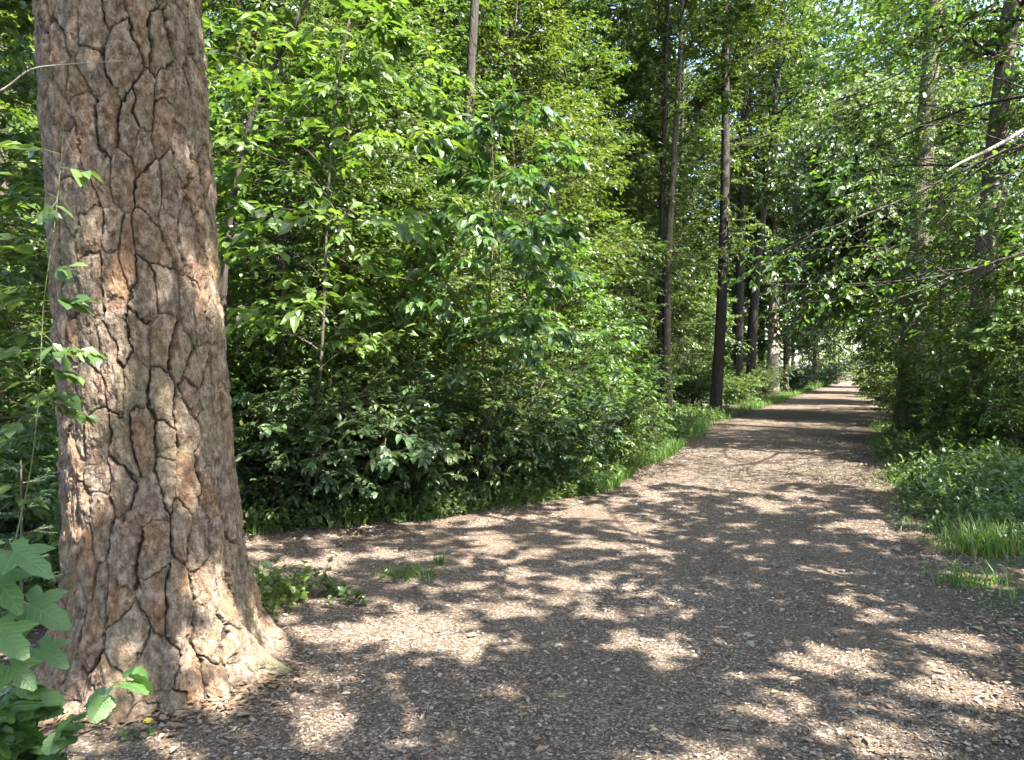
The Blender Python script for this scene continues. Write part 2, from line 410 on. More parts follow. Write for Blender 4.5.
def make_tree(seed, tlen=.55, H=20., dia=.45, lean=(0, 0), curve=(0, 0), R=4.2, t0=.35, limbs=36, br=10, tw=7, lv=8, size=.17, ang=1.1, bend=.12, bend2=-.1, kind='simple', top=.45, lb=.5, wid=1.05):
    rng = np.random.default_rng(seed); wood, fol = Bag(), Bag()
    tb, c0 = trunk_bag(H, dia, lean, curve, rng)
    prof = lambda s: np.minimum(lb+(1-lb)*s/.35, 1)*(1-(1-top)*np.clip((s-.35)/.65, 0, 1)**1.7)
    c0 = dict(c0); c0['r'] = c0['r']*.9
    cs = spawn(c0, 9, .07, t0, 1.25, .3, .05, rng, planar=False, rf=.16, wob=.1); tube(tb, cs, 4, 5, .3)      # dead stubs
    c1 = spawn(c0, limbs, t0, .99, ang, .2, R/H, rng, planar=False, bend=(0, 0, bend), rf=.4, prof=prof, wob=.09)
    tube(wood, c1, 8, 6, .2)
    c2 = spawn(c1, br, .15, .99, .85, .22, tlen, rng, planar=True, jit=.6, bend=(0, 0, bend2), rf=.45, wob=.08)
    tube(wood, c2, 5, 4, rmin=.003)
    c3 = spawn(c2, tw, .2, .99, .8, .25, .6, rng, planar=True, jit=.5, bend=(0, 0, -.12), rf=.5)
    if len(c3['L']) < 2500: tube(wood, c3, 3, 3, rmin=.002)
    leaf_twigs(fol, c3, lv, size, rng, kind, wid=wid, tilt=.45)
    return tb, wood, fol
def put_tree(name, label, x, y, tr, leafm, bark='dark', group=None, rz=0, sc=1.0, cat='tree'):
    tb, wood, fol = tr
    t = thing(name, label, cat, (x, y, float(base(x, y))-.03), rz, sc, group)
    obj('trunk', tb.mesh('trunk', BK[bark], True), t)
    obj('branches', wood.mesh('branches', BK['dark'], True), t); obj('crown', fol.mesh('crown', leafm), t)
    return t
# ------------------------------------------------------------------ the big pine
PX, PY = -1.84, 4.06
def pine_trunk():
    m, nt, out = mat('pine_bark')
    tc = N(nt, 'ShaderNodeTexCoord'); v = tc.outputs['Object']
    fi = N(nt, 'ShaderNodeAttribute', attribute_name='plate_height').outputs['Fac']
    pr = N(nt, 'ShaderNodeAttribute', attribute_name='plate_tone').outputs['Fac']
    mo = N(nt, 'ShaderNodeAttribute', attribute_name='moss').outputs['Fac']
    vs = mapping(nt, v, (1, 1, .45))
    n1 = noise(nt, vs, 9, 8, .72); n2 = noise(nt, mapping(nt, v, (1, 1, .6)), 30, 8, .74); n3 = noise(nt, v, 4.5, 3)
    grey = ramp(nt, n2, [(.38, (.088, .065, .046)), (.5, (.20, .147, .104)), (.61, (.345, .272, .208))])
    rust = ramp(nt, n2, [(.38, (.10, .062, .039)), (.5, (.225, .128, .07)), (.61, (.355, .225, .138))])
    ad = N(nt, 'ShaderNodeMath', operation='ADD'); nt.links.new(n1, ad.inputs[0])
    ms = N(nt, 'ShaderNodeMath', operation='MULTIPLY_ADD'); ms.inputs[1].default_value = .16; ms.inputs[2].default_value = -.12
    nt.links.new(pr, ms.inputs[0]); nt.links.new(ms.outputs[0], ad.inputs[1])
    col = mixc(nt, ramp(nt, ad.outputs[0], [(.42, (0, 0, 0)), (.62, (1, 1, 1))]), grey, rust)
    olive = mixc(nt, ramp(nt, n3, [(.52, (0, 0, 0)), (.7, (.45,)*3)]), col, (.19, .18, .095))
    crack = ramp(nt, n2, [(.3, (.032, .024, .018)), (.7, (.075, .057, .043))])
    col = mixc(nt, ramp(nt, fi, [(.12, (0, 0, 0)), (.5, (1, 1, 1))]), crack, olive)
    mo2 = N(nt, 'ShaderNodeMath', operation='MULTIPLY'); nt.links.new(mo, mo2.inputs[0]); nt.links.new(ramp(nt, n1, [(.4, (.15,)*3), (.6, (.85,)*3)]), mo2.inputs[1])
    col = mixc(nt, mo2.outputs[0], col, mixc(nt, n2, (.06, .075, .025), (.15, .155, .065)))
    p = N(nt, 'ShaderNodeBsdfPrincipled'); p.inputs['Roughness'].default_value = .88; p.inputs['Specular IOR Level'].default_value = .25
    nt.links.new(col, p.inputs['Base Color'])
    n4 = noise(nt, v, 110, 4, .7)
    a2 = N(nt, 'ShaderNodeMath', operation='ADD'); nt.links.new(n4, a2.inputs[0]); nt.links.new(n2, a2.inputs[1])
    bp = N(nt, 'ShaderNodeBump'); bp.inputs['Strength'].default_value = 1.; bp.inputs['Distance'].default_value = .02
    nt.links.new(a2.outputs[0], bp.inputs['Height']); nt.links.new(bp.outputs[0], p.inputs['Normal'])
    nt.links.new(p.outputs[0], out.inputs[0])
    R0 = .405; nth = 900
    z = np.concatenate([np.arange(-.12, 3.95, .0044), np.arange(3.95, 6, .03), np.linspace(6, 19, 60)])
    th = np.arange(nth)/nth*tau
    TH, Z = np.meshgrid(th, z)
    cx, sy = np.cos(TH)*R0, np.sin(TH)*R0
    # plates: jittered staggered cells, tall and narrow, warped
    ncol = 24; wa = tau*R0/ncol; hz = .25
    A = TH*R0 + .055*fbm(cx*4.5, sy*4.5, Z*2.6, 3) + .017*fbm(cx*20+9, sy*20, Z*11, 4) + .008*fbm(cx*70+9, sy*70, Z*45, 2)
    ZZ = Z + .11*fbm(cx*5+40, sy*5, Z*3.2, 3) + .035*fbm(cx*16+9, sy*16+30, Z*14, 3) + .012*fbm(cx*60+9, sy*60+8, Z*50, 3)
    u = A/wa; w = ZZ/hz
    rng = np.random.default_rng(5); nrow = 110
    jx = rng.uniform(-.44, .44, (ncol, nrow)); jz = rng.uniform(-.48, .48, (ncol, nrow)); tone = rng.random((ncol, nrow))
    stag = rng.uniform(0, 1, ncol)
    ci = np.floor(u).astype(int)
    F1 = np.full(u.shape, 9.); F2 = np.full(u.shape, 9.); C1x = np.zeros(u.shape); C1z = np.zeros(u.shape); C2x = np.zeros(u.shape); C2z = np.zeros(u.shape); tn = np.zeros(u.shape)
    for di in (-1, 0, 1):
        col_i = ci+di; cm = col_i % ncol; st = stag[cm]; rj = np.floor(w-st).astype(int)
        for dj in (-1, 0, 1):
            r_ = rj+dj; rm = r_ % nrow
            px = col_i+.5+jx[cm, rm]; pz = r_+.5+st+jz[cm, rm]
            d = np.hypot(px-u, (pz-w)*1.0)
            n1_ = d < F1; n2_ = (~n1_) & (d < F2)
            F2 = np.where(n1_, F1, np.where(n2_, d, F2)); C2x = np.where(n1_, C1x, np.where(n2_, px, C2x)); C2z = np.where(n1_, C1z, np.where(n2_, pz, C2z))
            F1 = np.where(n1_, d, F1); C1x = np.where(n1_, px, C1x); C1z = np.where(n1_, pz, C1z)
            tn = np.where(n1_, tone[cm, rm], tn)
    sx = (C2x-C1x); sz = (C2z-C1z); ln = np.hypot(sx, sz)+1e-6
    E = (F2**2-F1**2)/(2*ln)                       # distance to the cell edge
    vert = np.abs(sx)/ln                           # 1 on vertical fissures
    wmod = 1+.8*fbm(cx*7+3, sy*7, Z*4, 3)
    hsh = np.modf(np.abs(np.sin((C1x+C2x)*12.9898+(C1z+C2z)*78.233)*43758.5453))[0]    # each fissure has its own strength
    fade = np.clip(.15+1.5*hsh+.35*(vert-.5)+.5*fbm(cx*6+11, sy*6, Z*5, 3), .05, 1)
    wd = (.035+.058*vert)*wmod*(.5+.7*hsh)
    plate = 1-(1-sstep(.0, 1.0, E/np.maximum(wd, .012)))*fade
    shoulder = sstep(0, 1, E/(.34*(1+.5*vnoise(cx*9, sy*9, Z*6))))
    depth = (.017+.016*vert)*(1+.4*vnoise(cx*4, sy*4+9, Z*3))
    # flaky layers on the plates
    fl = fbm(cx*19+tn*20, sy*19, Z*8.5, 5)
    k5 = fl*6-np.floor(fl*6)
    step = (np.floor(fl*6)+sstep(0, .22, k5))/6
    # short secondary cracks
    s2 = np.abs(fbm(cx*11+60+tn*9, sy*11, Z*4.2, 4)); cr2 = (1-sstep(.0, .045, s2))*sstep(.0, .3, fbm(cx*5+70, sy*5, Z*3, 2))
    relief = .024*step*(.4+.6*shoulder) + .011*fbm(cx*34, sy*34, Z*19, 5) + .003*np.abs(vnoise(cx*90, sy*90, Z*48)) + .008*shoulder*fade + .007*(tn-.5)*shoulder - .006*cr2
    low = 1-sstep(.1, .75, Z)
    # roots
    roots = [(-.16, .24, .12, .12), (-.72, .13, .2, .15), (-1.25, .10, .2, .22), (-1.75, .13, .2, .2), (-2.35, .09, .24, .22), (-2.95, .09, .25, .24), (2.4, .2, .3, .25), (1.5, .2, .3, .25), (.7, .2, .3, .25), (-.44, .10, .09, .2), (-1.0, .12, .085, .28), (-1.52, .12, .09, .3), (-2.02, .11, .10, .26), (-2.65, .08, .1, .25)]
    fl_ = .075*np.exp(-np.maximum(Z, -.1)/.36) + .03*np.exp(-np.maximum(Z, 0)/1.1)
    for t_, a_, w_, hh in roots:
        dth = (TH-t_+pi) % tau-pi + .08*np.sin(Z*7+t_*5)
        fl_ = fl_ + a_*np.exp(-(dth/w_)**2)*np.exp(-np.maximum(Z, -.08)/hh)
    r = R0*(1-.008*Z)*(1+.012*vnoise(cx*3, sy*3, Z*.8)) + fl_ + depth*(plate-1)*(1-.2*low) + relief*(1+.3*low) + low*.03*fbm(cx*5, sy*5, Z*4, 5) - .006
    lx = -.06*np.clip(Z, 0, 30)
    V = np.stack([np.cos(TH)*r+lx, np.sin(TH)*r, Z], -1)
    i = np.arange(V.shape[0]*nth).reshape(-1, nth); j = np.roll(i, -1, 1)
    q = np.stack([i[:-1], j[:-1], j[1:], i[1:]], -1).reshape(-1, 4)
    dth = (TH+.02+pi) % tau-pi
    moss = sstep(.1, .5, np.exp(-(dth/.16)**2)*np.exp(-np.maximum(Z, 0)/.28) + .35*fbm(cx*9, sy*9, Z*6, 3)-.05)*(1-sstep(.5, .9, Z))
    moss = np.maximum(moss, .35*sstep(.25, .6, np.exp(-((dth-.05)/.55)**2)*(.55+.6*fbm(cx*6, sy*6, Z*1.5, 3))))
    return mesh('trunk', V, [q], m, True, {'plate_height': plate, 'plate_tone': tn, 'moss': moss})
pine = thing('pine_tree', 'massive old pine with thick plated bark rising beside the path', 'tree', (PX, PY, 0))
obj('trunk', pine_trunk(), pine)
def pine_top():
    rng = np.random.default_rng(3); wood, fol = Bag(), Bag()
    c0 = curves([[-.06*9, 0, 9]], [[-.06, 0, 1]], 11., (0, 0, 0), .2, rng, .01)
    c1 = spawn(c0, 26, .1, .98, 1.25, .2, .28, rng, planar=False, bend=(0, 0, .15), rf=.3)
    tube(wood, c1, 7, 6, .25)
    c2 = spawn(c1, 6, .35, .98, .8, .2, .4, rng, planar=True, jit=.6, bend=(0, 0, .1)); tube(wood, c2, 4, 4)
    c3 = spawn(c2, 4, .4, .99, .7, .2, .5, rng, planar=False, bend=(0, 0, .1))
    leaf_twigs(fol, c3, 16, .14, rng, 'simple', .8, wid=.16, tilt=1.)
    return wood, fol
w_, f_ = pine_top()
obj('branches', w_.mesh('branches', BK['brown'], True), pine); obj('crown', f_.mesh('crown', G['needle']), pine)
print('pine', time.time()-T0)

# ------------------------------------------------------------------ camera, light
cam = bpy.data.cameras.new('camera'); co = bpy.data.objects.new('camera', cam); COL.objects.link(co)
cam.sensor_width = 36; cam.lens = 36*F/1024; cam.clip_end = 2000; cam.clip_start = .05
co.location = (0, 0, CAMH); co.rotation_euler = (radians(90)-math.atan((380-HOR)/F), 0, 0)
SC.camera = co
SUN_EL, SUN_AZ = radians(54), math.atan2(.76, -.65)     # azimuth measured from +Y towards +X
sd = np.array([sin(SUN_AZ)*cos(SUN_EL), cos(SUN_AZ)*cos(SUN_EL), sin(SUN_EL)])
sl = bpy.data.lights.new('sun', 'SUN'); sl.energy = 5.0; sl.angle = radians(.42); sl.color = (1, .955, .89)
so = bpy.data.objects.new('sun', sl); COL.objects.link(so)
from mathutils import Vector
so.rotation_euler = Vector(sd).to_track_quat('Z', 'Y').to_euler(); so.location = (20, -20, 40)
W = bpy.data.worlds.new('World'); SC.world = W; W.use_nodes = True
nt = W.node_tree; bg = nt.nodes['Background']
sky = nt.nodes.new('ShaderNodeTexSky'); sky.sky_type = 'NISHITA'; sky.sun_disc = False
sky.sun_elevation = SUN_EL; sky.sun_rotation = SUN_AZ; sky.air_density = 1.0; sky.dust_density = 1.5
nt.links.new(sky.outputs[0], bg.inputs[0]); bg.inputs[1].default_value = .145
SC.view_settings.view_transform = 'Standard'; SC.view_settings.look = 'None'
SC.view_settings.gamma = 1; SC.view_settings.exposure = 2.9
cy = SC.cycles
cy.max_bounces = 6; cy.diffuse_bounces = 3; cy.glossy_bounces = 2; cy.transmission_bounces = 4; cy.transparent_max_bounces = 4
cy.caustics_reflective = False; cy.caustics_refractive = False; cy.sample_clamp_indirect = 4
cy.use_adaptive_sampling = True; cy.adaptive_threshold = .015
cy.use_denoising = True; cy.denoiser = 'OPENIMAGEDENOISE'
try: cy.denoising_prefilter = 'ACCURATE'; cy.denoising_input_passes = 'RGB_ALBEDO_NORMAL'
except Exception: pass
# ------------------------------------------------------------------ tree, sapling and shrub kinds, placed one by one
t1 = time.time()
GRP_WOOD = 'tall trees deep in the wood'; LAB_WOOD = 'tall slim tree deep in the wood behind the leafy thicket'
GRP_SAP = 'saplings deep in the wood'; LAB_SAP = 'leafy sapling deep in the wood between the tall trunks'
GRP_BUSH = 'bushes deep in the wood'; LAB_BUSH = 'low leafy bush on the shaded wood floor behind the thicket'
GRP_SHADE = 'shade trees beyond the frame'; LAB_SHADE = 'tall leafy tree beyond the picture edge whose crown dapples the near path'

# --- trees whose trunks the photo shows
def seen_tree(name, label, px, y, pxtop, **k):
    x = at(px, y); h = hgt(0, y); lean = (at(pxtop, y)-x)/h
    bark = k.pop('bark', 'dark'); lm = k.pop('leaf', 'tree'); seed = k.pop('seed')
    k.setdefault('lean', (lean, 0))
    return put_tree(name, label, x, y, make_tree(seed, **k), G[lm], bark)
seen_tree('slim_tree', 'slender dark trunk standing bare at the left path edge, tallest of the row', 715, 26, 727, seed=21, H=22, dia=.39, t0=.5, R=3.6)
seen_tree('slim_tree', 'thin dark stem touching a paler twin at the left path edge', 662, 23.4, 668, seed=22, H=17, dia=.22, t0=.5, R=2.8, limbs=18)
seen_tree('slim_tree', 'thin greenish brown stem, paler of the touching twin stems at the path edge', 669, 23.2, 676, seed=23, H=18, dia=.25, t0=.5, R=2.8, limbs=18, bark='brown')
seen_tree('forest_tree', 'dark trunk half hidden by leaves beyond the tall bare slender trunk', 738, 40, 741, seed=24, H=24, dia=.5, t0=.4)
seen_tree('forest_tree', 'dark trunk leaning gently rightwards next to the sunlit pale trunk', 750, 40, 778, seed=25, H=24, dia=.52, t0=.4)
seen_tree('pale_tree', 'short stretch of trunk tinted pale as if sunlit near the far end of the path', 772, 47, 775, seed=26, H=23, dia=.72, t0=.4, bark='bare')  # stands in shade; its sunlight is put into the bark colour
seen_tree('forest_tree', 'dark stem rising out of the thicket right of the big pine', 457, 11.6, 471, seed=27, H=15, dia=.19, t0=.6, R=2.6, limbs=16, size=.13)
seen_tree('forest_tree', 'thin straight stem high in the thicket between two thicker dark stems', 500, 19, 511, seed=28, H=18, dia=.2, t0=.55, R=2.6, limbs=16)
seen_tree('forest_tree', 'forked looking dark stem showing high above the middle of the thicket', 553, 19, 559, seed=29, H=19, dia=.3, t0=.55, R=3, limbs=18)
seen_tree('leaning_tree', 'thick mossy trunk whose dark foot stands bare at the right path edge', 907, 18.4, 927, seed=30, H=21, dia=.54, t0=.68, bark='brown', R=4)
seen_tree('broadleaf_tree', 'sun-flecked grey brown trunk among the bushes on the right verge', 974, 13.6, 1004, seed=31, H=16, dia=.42, t0=.42, limbs=24, curve=(.03, 0), bark='brown', R=3.4, size=.13, leaf='fresh')
seen_tree('forest_tree', 'dark trunk in the gloom at the left of the big pine', 4, 9.0, -10, seed=32, H=17, dia=.3, t0=.4, R=3.2, bark='brown', size=.13)
seen_tree('overhanging_tree', 'tree whose long leafy boughs hang over the right side of the path', 1190, 11.0, 1150, seed=33, H=12, dia=.3, t0=.2, R=5.2, limbs=37, br=11, tw=7, lv=6, size=.115, kind='ovate', ang=1.3, bend=-.22, bend2=-.12, leaf='fresh', bark='brown', lb=.9)
seen_tree('overhanging_tree', 'tree spreading bright level sprays in front of the mossy trunk from the right', 1125, 14.8, 1110, seed=35, H=11.5, dia=.26, t0=.38, R=4.9, limbs=35, br=11, tw=7, lv=6, size=.125, kind='simple', ang=1.3, bend=-.2, bend2=-.12, leaf='fresh', bark='brown', lb=.9)
seen_tree('weeping_tree', 'small tree with a pale domed weeping crown above the far path', 914, 24, 858, seed=34, H=10.2, dia=.2, t0=.42, R=3.2, limbs=100, br=13, tw=7, lv=7, size=.19, ang=1.0, bend=-.75, bend2=-.5, leaf='grey', lb=.9, top=.8)

ARCH = [(930, 33, 'tree arching from the right over the path beyond the weeping tree', 60), (786, 47, 'tree arching from the left over the path beyond the pale trunk', 61),
        (905, 47, 'tree arching from the right just before the far sunny opening', 62), (815, 58, 'tree at the left of the far sunny opening', 63), (888, 62, 'tree at the right of the far sunny opening', 64)]
for px, y, lab, sd_ in ARCH:
    put_tree('arching_tree', lab, at(px, y), y, make_tree(sd_, H=24, dia=.32, t0=.08, R=5.2, limbs=84, br=11, tw=7, lv=7, size=.25, top=.5), G['tree' if sd_ % 2 else 'fresh'], 'dark')
# --- the thicket on the left: bushes along its foot, then saplings
row = [  # pixel, distance, kind, scale, rotation, label
 (262, 8.0, 'B', .85, 0.0, 'leafy bush at the thicket foot directly right of the big pine'),
 (312, 8.2, 'A', 1.0, 1.0, 'dark glossy bush at the thicket foot beyond the small grass tuft'),
 (362, 8.55, 'A', 1.15, 2.2, 'broad dark bush in the shaded hollow of the thicket foot'),
 (415, 8.8, 'A', .95, 4.0, 'low dark bush bulging onto the path from the thicket'),
 (462, 9.2, 'B', 1.0, 3.0, 'shaded bush at the thicket foot where the path edge starts to recede'),
 (508, 9.7, 'A', 1.0, 5.2, 'dark rounded bush next to the grassy strip by the path'),
 (552, 10.6, 'C', .9, 0.6, 'bush with sunlit whitish leaves behind the grassy strip'),
 (592, 12.0, 'C', 1.05, 2.5, 'bright bush catching the sun at the corner of the thicket'),
 (600, 13.4, 'C', .8, 4.4, 'sunlit bush just left of the touching twin stems'),
 (606, 18.5, 'B', 1.0, 1.5, 'bush in shade beside the feet of the twin stems'),
 (690, 29, 'B', 1.0, 3.3, 'small bush between the twin stems and the tall bare trunk'),
 (735, 33, 'C', .95, 5.0, 'bush with lit leaf tips behind the tall bare trunk'),
 (790, 52, 'A', 1.6, 2.0, 'tall dark bush narrowing the far end of the path'),
 (765, 44, 'B', 1.0, 0.3, 'bush around the foot of the pale sunlit trunk'),
 (-10, 6.2, 'A', 1.0, 0.9, 'dark bush filling the gloom at the left behind the big pine'),
 (35, 7.6, 'B', 1.1, 2.9, 'leafy bush showing between the pine trunk and the picture edge'),
 (-60, 8.4, 'B', 1.2, 4.7, 'bush at the far left behind the dark bush'),
 (150, 9.0, 'B', 1.2, 5.7, 'bush mostly hidden behind the big pine trunk'),
 (1000, 13.8, 'C', .8, 1.1, 'low bush on the right verge at the foot of the sun-flecked trunk'),
 (978, 16.4, 'B', .9, 2.7, 'bush on the right verge behind the grass'),
 (1040, 11.8, 'B', .7, 3.9, 'bush cut off by the picture edge on the right verge'),
 (925, 20.5, 'C', 1.0, 0.2, 'bush right behind the dark bare foot of the mossy trunk'),
 (985, 18, 'C', 1.2, 4.2, 'shaded bush deep on the right verge beyond the sun-flecked trunk'),
 (898, 29, 'B', 1.3, 5.5, 'bush bulging from the right where the path narrows'),
 (825, 66, 'C', 1.7, 3.1, 'sunlit yellow green bush at the very end of the visible path'),
 (886, 42, 'C', 1.2, 1.9, 'bush at the right of the far sunny opening'),
]
SH = {'A': (make_shrub(1, 1.7, 1.3, 17, 13, 5, 6, .10, 'ovate', 1.05), 'dark'),
      'B': (make_shrub(2, 2.3, 1.3, 15, 15, 5, 6, .095, 'ovate', .95), 'mid'),
      'C': (make_shrub(3, 1.9, 1.35, 16, 13, 5, 6, .095, 'ovate', 1.0), 'fresh')}
PROTO = {}
def bush(px, y, k, sc, rz, label, group=None, x=None):
    x = at(px, y) if x is None else x
    loc = (x, y, float(base(x, y))-.02)
    if k not in PROTO:
        PROTO[k] = put_shrub('bush', label, 'bush', x, y, SH[k][0], G[SH[k][1]], group, rz, sc)
    else: dup(PROTO[k], loc, rz, sc, label, group)
for r in row: bush(*r)
SP = {'P': lambda: put_sapling('sapling', '', 0, 0, make_sapling(11, 5.2, 1.7, 44, .07, 9, 4, 6, .11), G['fresh']),
      'Q': lambda: put_sapling('sapling', '', 0, 0, make_sapling(12, 7.5, 2.0, 56, .08, 9, 4, 7, .095, dia=.09, wid=.85), G['mid']),
      'S': lambda: put_sapling('sapling', '', 0, 0, make_sapling(13, 3.6, 1.4, 34, .06, 9, 4, 6, .105, dia=.05), G['fresh']),
      'T': lambda: put_sapling('sapling', '', 0, 0, make_sapling(14, 10, 2.3, 70, .12, 10, 4, 6, .12, dia=.12), G['tree']),
      'U': lambda: put_sapling('sapling', '', 0, 0, make_sapling(15, 6.4, 1.9, 46, .1, 9, 4, 6, .12, wid=1.1, bend=-.2), G['mid'])}
USED = set()
def sap(px, y, k, sc, rz, label, group=None, x=None):
    x = at(px, y) if x is None else x
    loc = (x, y, float(base(x, y))-.02)
    if k not in PROTO: PROTO[k] = SP[k]()
    if k not in USED:
        USED.add(k); o = PROTO[k]; o.location = loc; o.rotation_euler = (0, 0, rz); o.scale = (sc,)*3; o['label'] = label
        if group: o['group'] = group
    else: dup(PROTO[k], loc, rz, sc, label, group)
saps = [
 (285, 9.2, 'P', 1.0, .5, 'bright green sapling reaching up right beside the big pine'),
 (350, 9.9, 'Q', .9, 1.8, 'tall sapling with tiers of sunlit leaves behind the dark bushes'),
 (408, 10.2, 'S', 1.1, 2.9, 'short sapling with drooping leaf sprays over the shaded hollow'),
 (440, 10.8, 'U', .62, 4.1, 'sapling with large leaves in front of the dark stem in the thicket'),
 (500, 11.6, 'Q', .62, 5.3, 'sapling in the middle of the thicket below the high straight stem'),
 (545, 12.6, 'S', 1.0, .9, 'sapling with level leaf tiers left of the sunlit thicket corner'),
 (562, 13.9, 'U', .62, 2.2, 'sapling with whitish sunlit tiers at the thicket corner'),
 (585, 17, 'P', 1.0, 3.6, 'sapling leafing out beside the touching twin stems'),
 (240, 10.6, 'Q', 1.1, 5.0, 'tall sapling just showing from behind the right flank of the pine'),
 (310, 12.2, 'T', .95, .2, 'tall dark green sapling topping the thicket near the pine'),
 (395, 13.2, 'T', 1.0, 1.4, 'tall sapling left of the dark stem in the thicket'),
 (520, 15, 'T', .92, 2.6, 'tall sapling under the forked looking dark stem'),
 (552, 17.5, 'Q', .8, 3.8, 'tall sapling above the sunlit thicket corner'),
 (640, 25, 'T', 1.0, 5.1, 'tall sapling left of and behind the twin stems'),
 (693, 31, 'U', 1.0, 1.0, 'sapling filling the gap between twin stems and tall bare trunk'),
 (5, 7.4, 'P', 1.0, 2.0, 'sapling with pale leaves at the left of the pine trunk'),
 (-30, 10, 'Q', 1.0, 3.0, 'tall sapling at the left picture edge behind the pine'),
 (60, 11, 'U', 1.0, 4.0, 'sapling hidden for the most part by the pine trunk'),
 (1015, 15.5, 'P', .95, 5.8, 'sapling right of the sun-flecked trunk on the right verge'),
 (948, 17.2, 'U', .8, .7, 'sapling arching between the mossy trunk and the sun-flecked trunk'),
 (915, 21.5, 'P', 1.0, 1.7, 'sapling leaning to the path behind the mossy trunk'),
 (1060, 12.8, 'Q', .9, 2.8, 'sapling whose sprays enter the picture from the right edge'),
 (895, 26, 'U', 1.0, 3.9, 'sapling crowding the path from the right before the far bend'),
 (996, 13.0, 'S', .7, 2.3, 'small bright sapling in front of the sun-flecked trunk on the right verge'),
 (1030, 12.2, 'S', 1.0, 4.4, 'small bright sapling between the sun-flecked trunk and the picture edge'),
 (938, 16.2, 'Q', .8, 3.3, 'tall leafy sapling veiling the middle of the leaning mossy trunk'),
 (980, 22, 'T', 1.0, 4.9, 'tall sapling behind the bushes of the right verge'),
 (890, 36, 'Q', 1.0, 5.9, 'tall sapling on the right near the far sunny opening'),
]
for r in saps: sap(*r)

put_sapling('sapling', 'slender sapling with the largest leaves directly right of the upper pine trunk', at(300, 7.75), 7.75, make_sapling(16, 5.4, 1.5, 24, .28, 6, 3, 5, .16, dia=.045, lean=(.12, -.06), bend=-.2, wid=1.05), G['fresh'])
put_sapling('sapling', 'sparse sapling with drooping large whitish leaves before the middle of the thicket', at(478, 8.9), 8.9, make_sapling(17, 4.6, 1.4, 22, .35, 6, 3, 5, .165, dia=.04, lean=(.03, -.08), bend=-.25, wid=1.0, droop=.5), G['mid'])
put_sapling('sapling', 'small leafy sapling pressed against the left edge behind the climbing shoot', at(-18, 4.7), 4.7, make_sapling(18, 4.2, .95, 40, .08, 8, 4, 6, .085, dia=.035, bend=-.15), G['mid'])
# --- the deeper wood
rg = np.random.default_rng(77)
TR = []
for k, kw in enumerate((dict(H=21, dia=.4, t0=.24, R=4.0), dict(H=24, dia=.5, t0=.3, R=4.5), dict(H=17, dia=.28, t0=.16, R=3.3))):
    TR.append(make_tree(40+k, limbs=38, br=10, tw=7, lv=8, size=.18, **kw))
TP = [None]*3
def wood_tree(k, x, y, rz, sc, label, group):
    if TP[k] is None: TP[k] = put_tree('forest_tree', label, x, y, TR[k], G['tree'], ['dark', 'brown', 'dark'][k], group, rz, sc)
    else: dup(TP[k], (x, y, float(base(x, y))-.03), rz, sc, label, group)
placed = []
def ok(x, y, d):
    for a, b in placed:
        if (a-x)**2+(b-y)**2 < d*d: return False
    placed.append((x, y)); return True
nt_ = 0
for it in range(6000):
    y = rg.uniform(13, 66); x = rg.uniform(-.75*y-3, .75*y+3)
    L, Rr = float(np.interp(y, YL, XL)), float(np.interp(y, YR, XR))
    left = x < L-3.0; right = x > Rr+2.5
    if not (left or right) or nt_ >= 105: continue
    if right and x < Rr+12: continue
    if right and (y > 40 or x < Rr+5 or rg.random() < .7): continue
    if right and y < 15: continue
    if left and y > 58 and x > L-7: continue
    if not ok(x, y, 3.6): continue
    wood_tree(int(rg.integers(3)), x, y, rg.random()*tau, rg.uniform(.85, 1.12), LAB_WOOD, GRP_WOOD); nt_ += 1
placed = []; ns_ = 0
for it in range(6000):
    y = rg.uniform(14, 56); x = rg.uniform(-.72*y-1, .72*y+1)
    L, Rr = float(np.interp(y, YL, XL)), float(np.interp(y, YR, XR))
    if not (x < L-(2.4 if y < 18 else 4.8) or (x > Rr+4.0 and y > 23)) or ns_ >= 150: continue
    if not ok(x, y, 2.7): continue
    if rg.random() < .45: bush(0, y, 'ABC'[int(rg.integers(3))], rg.uniform(.8, 1.3), rg.random()*tau, LAB_BUSH, GRP_BUSH, x)
    else: sap(0, y, 'PQTU'[int(rg.integers(4))], rg.uniform(.75, 1.1), rg.random()*tau, LAB_SAP, GRP_SAP, x)
    ns_ += 1
# --- trees that stand beyond the picture's edge and shade the near path
SHADE = [(1, -15), (11, -15), (20, -9), (-5, -8), (-9, 1.0), (19, -1), (27, 6)]
for k, (x, y) in enumerate(SHADE):
    wood_tree(k % 3, x, y, k*1.7, 1.0, LAB_SHADE, GRP_SHADE)
LOW = make_tree(50, .34, H=11, dia=.24, t0=.36, R=3.5, limbs=19, br=7, tw=5, lv=7, size=.24, kind='simple', ang=1.15, bend=.05, top=.55)
LOW2 = make_tree(51, .34, H=9.5, dia=.2, t0=.34, R=3.0, limbs=18, br=7, tw=5, lv=7, size=.24, kind='simple', ang=1.2, bend=0, top=.6)
MED = make_tree(52, .34, H=14, dia=.28, t0=.42, R=3.7, limbs=22, br=7, tw=5, lv=7, size=.25, kind='simple', ang=1.15, bend=.03, top=.6)
LP = [None, None, None]
SHADE2 = [(7.0, -.7, 0), (4.0, -2.8, 1), (8.8, 1.6, 1), (10.8, 4.6, 1), (12.5, .2, 0), (-1.6, -4.0, 1),
          (3.3, -.6, 2), (5.2, 3.4, 0), (8.3, 4.5, 1), (-.4, -2.6, 2)]
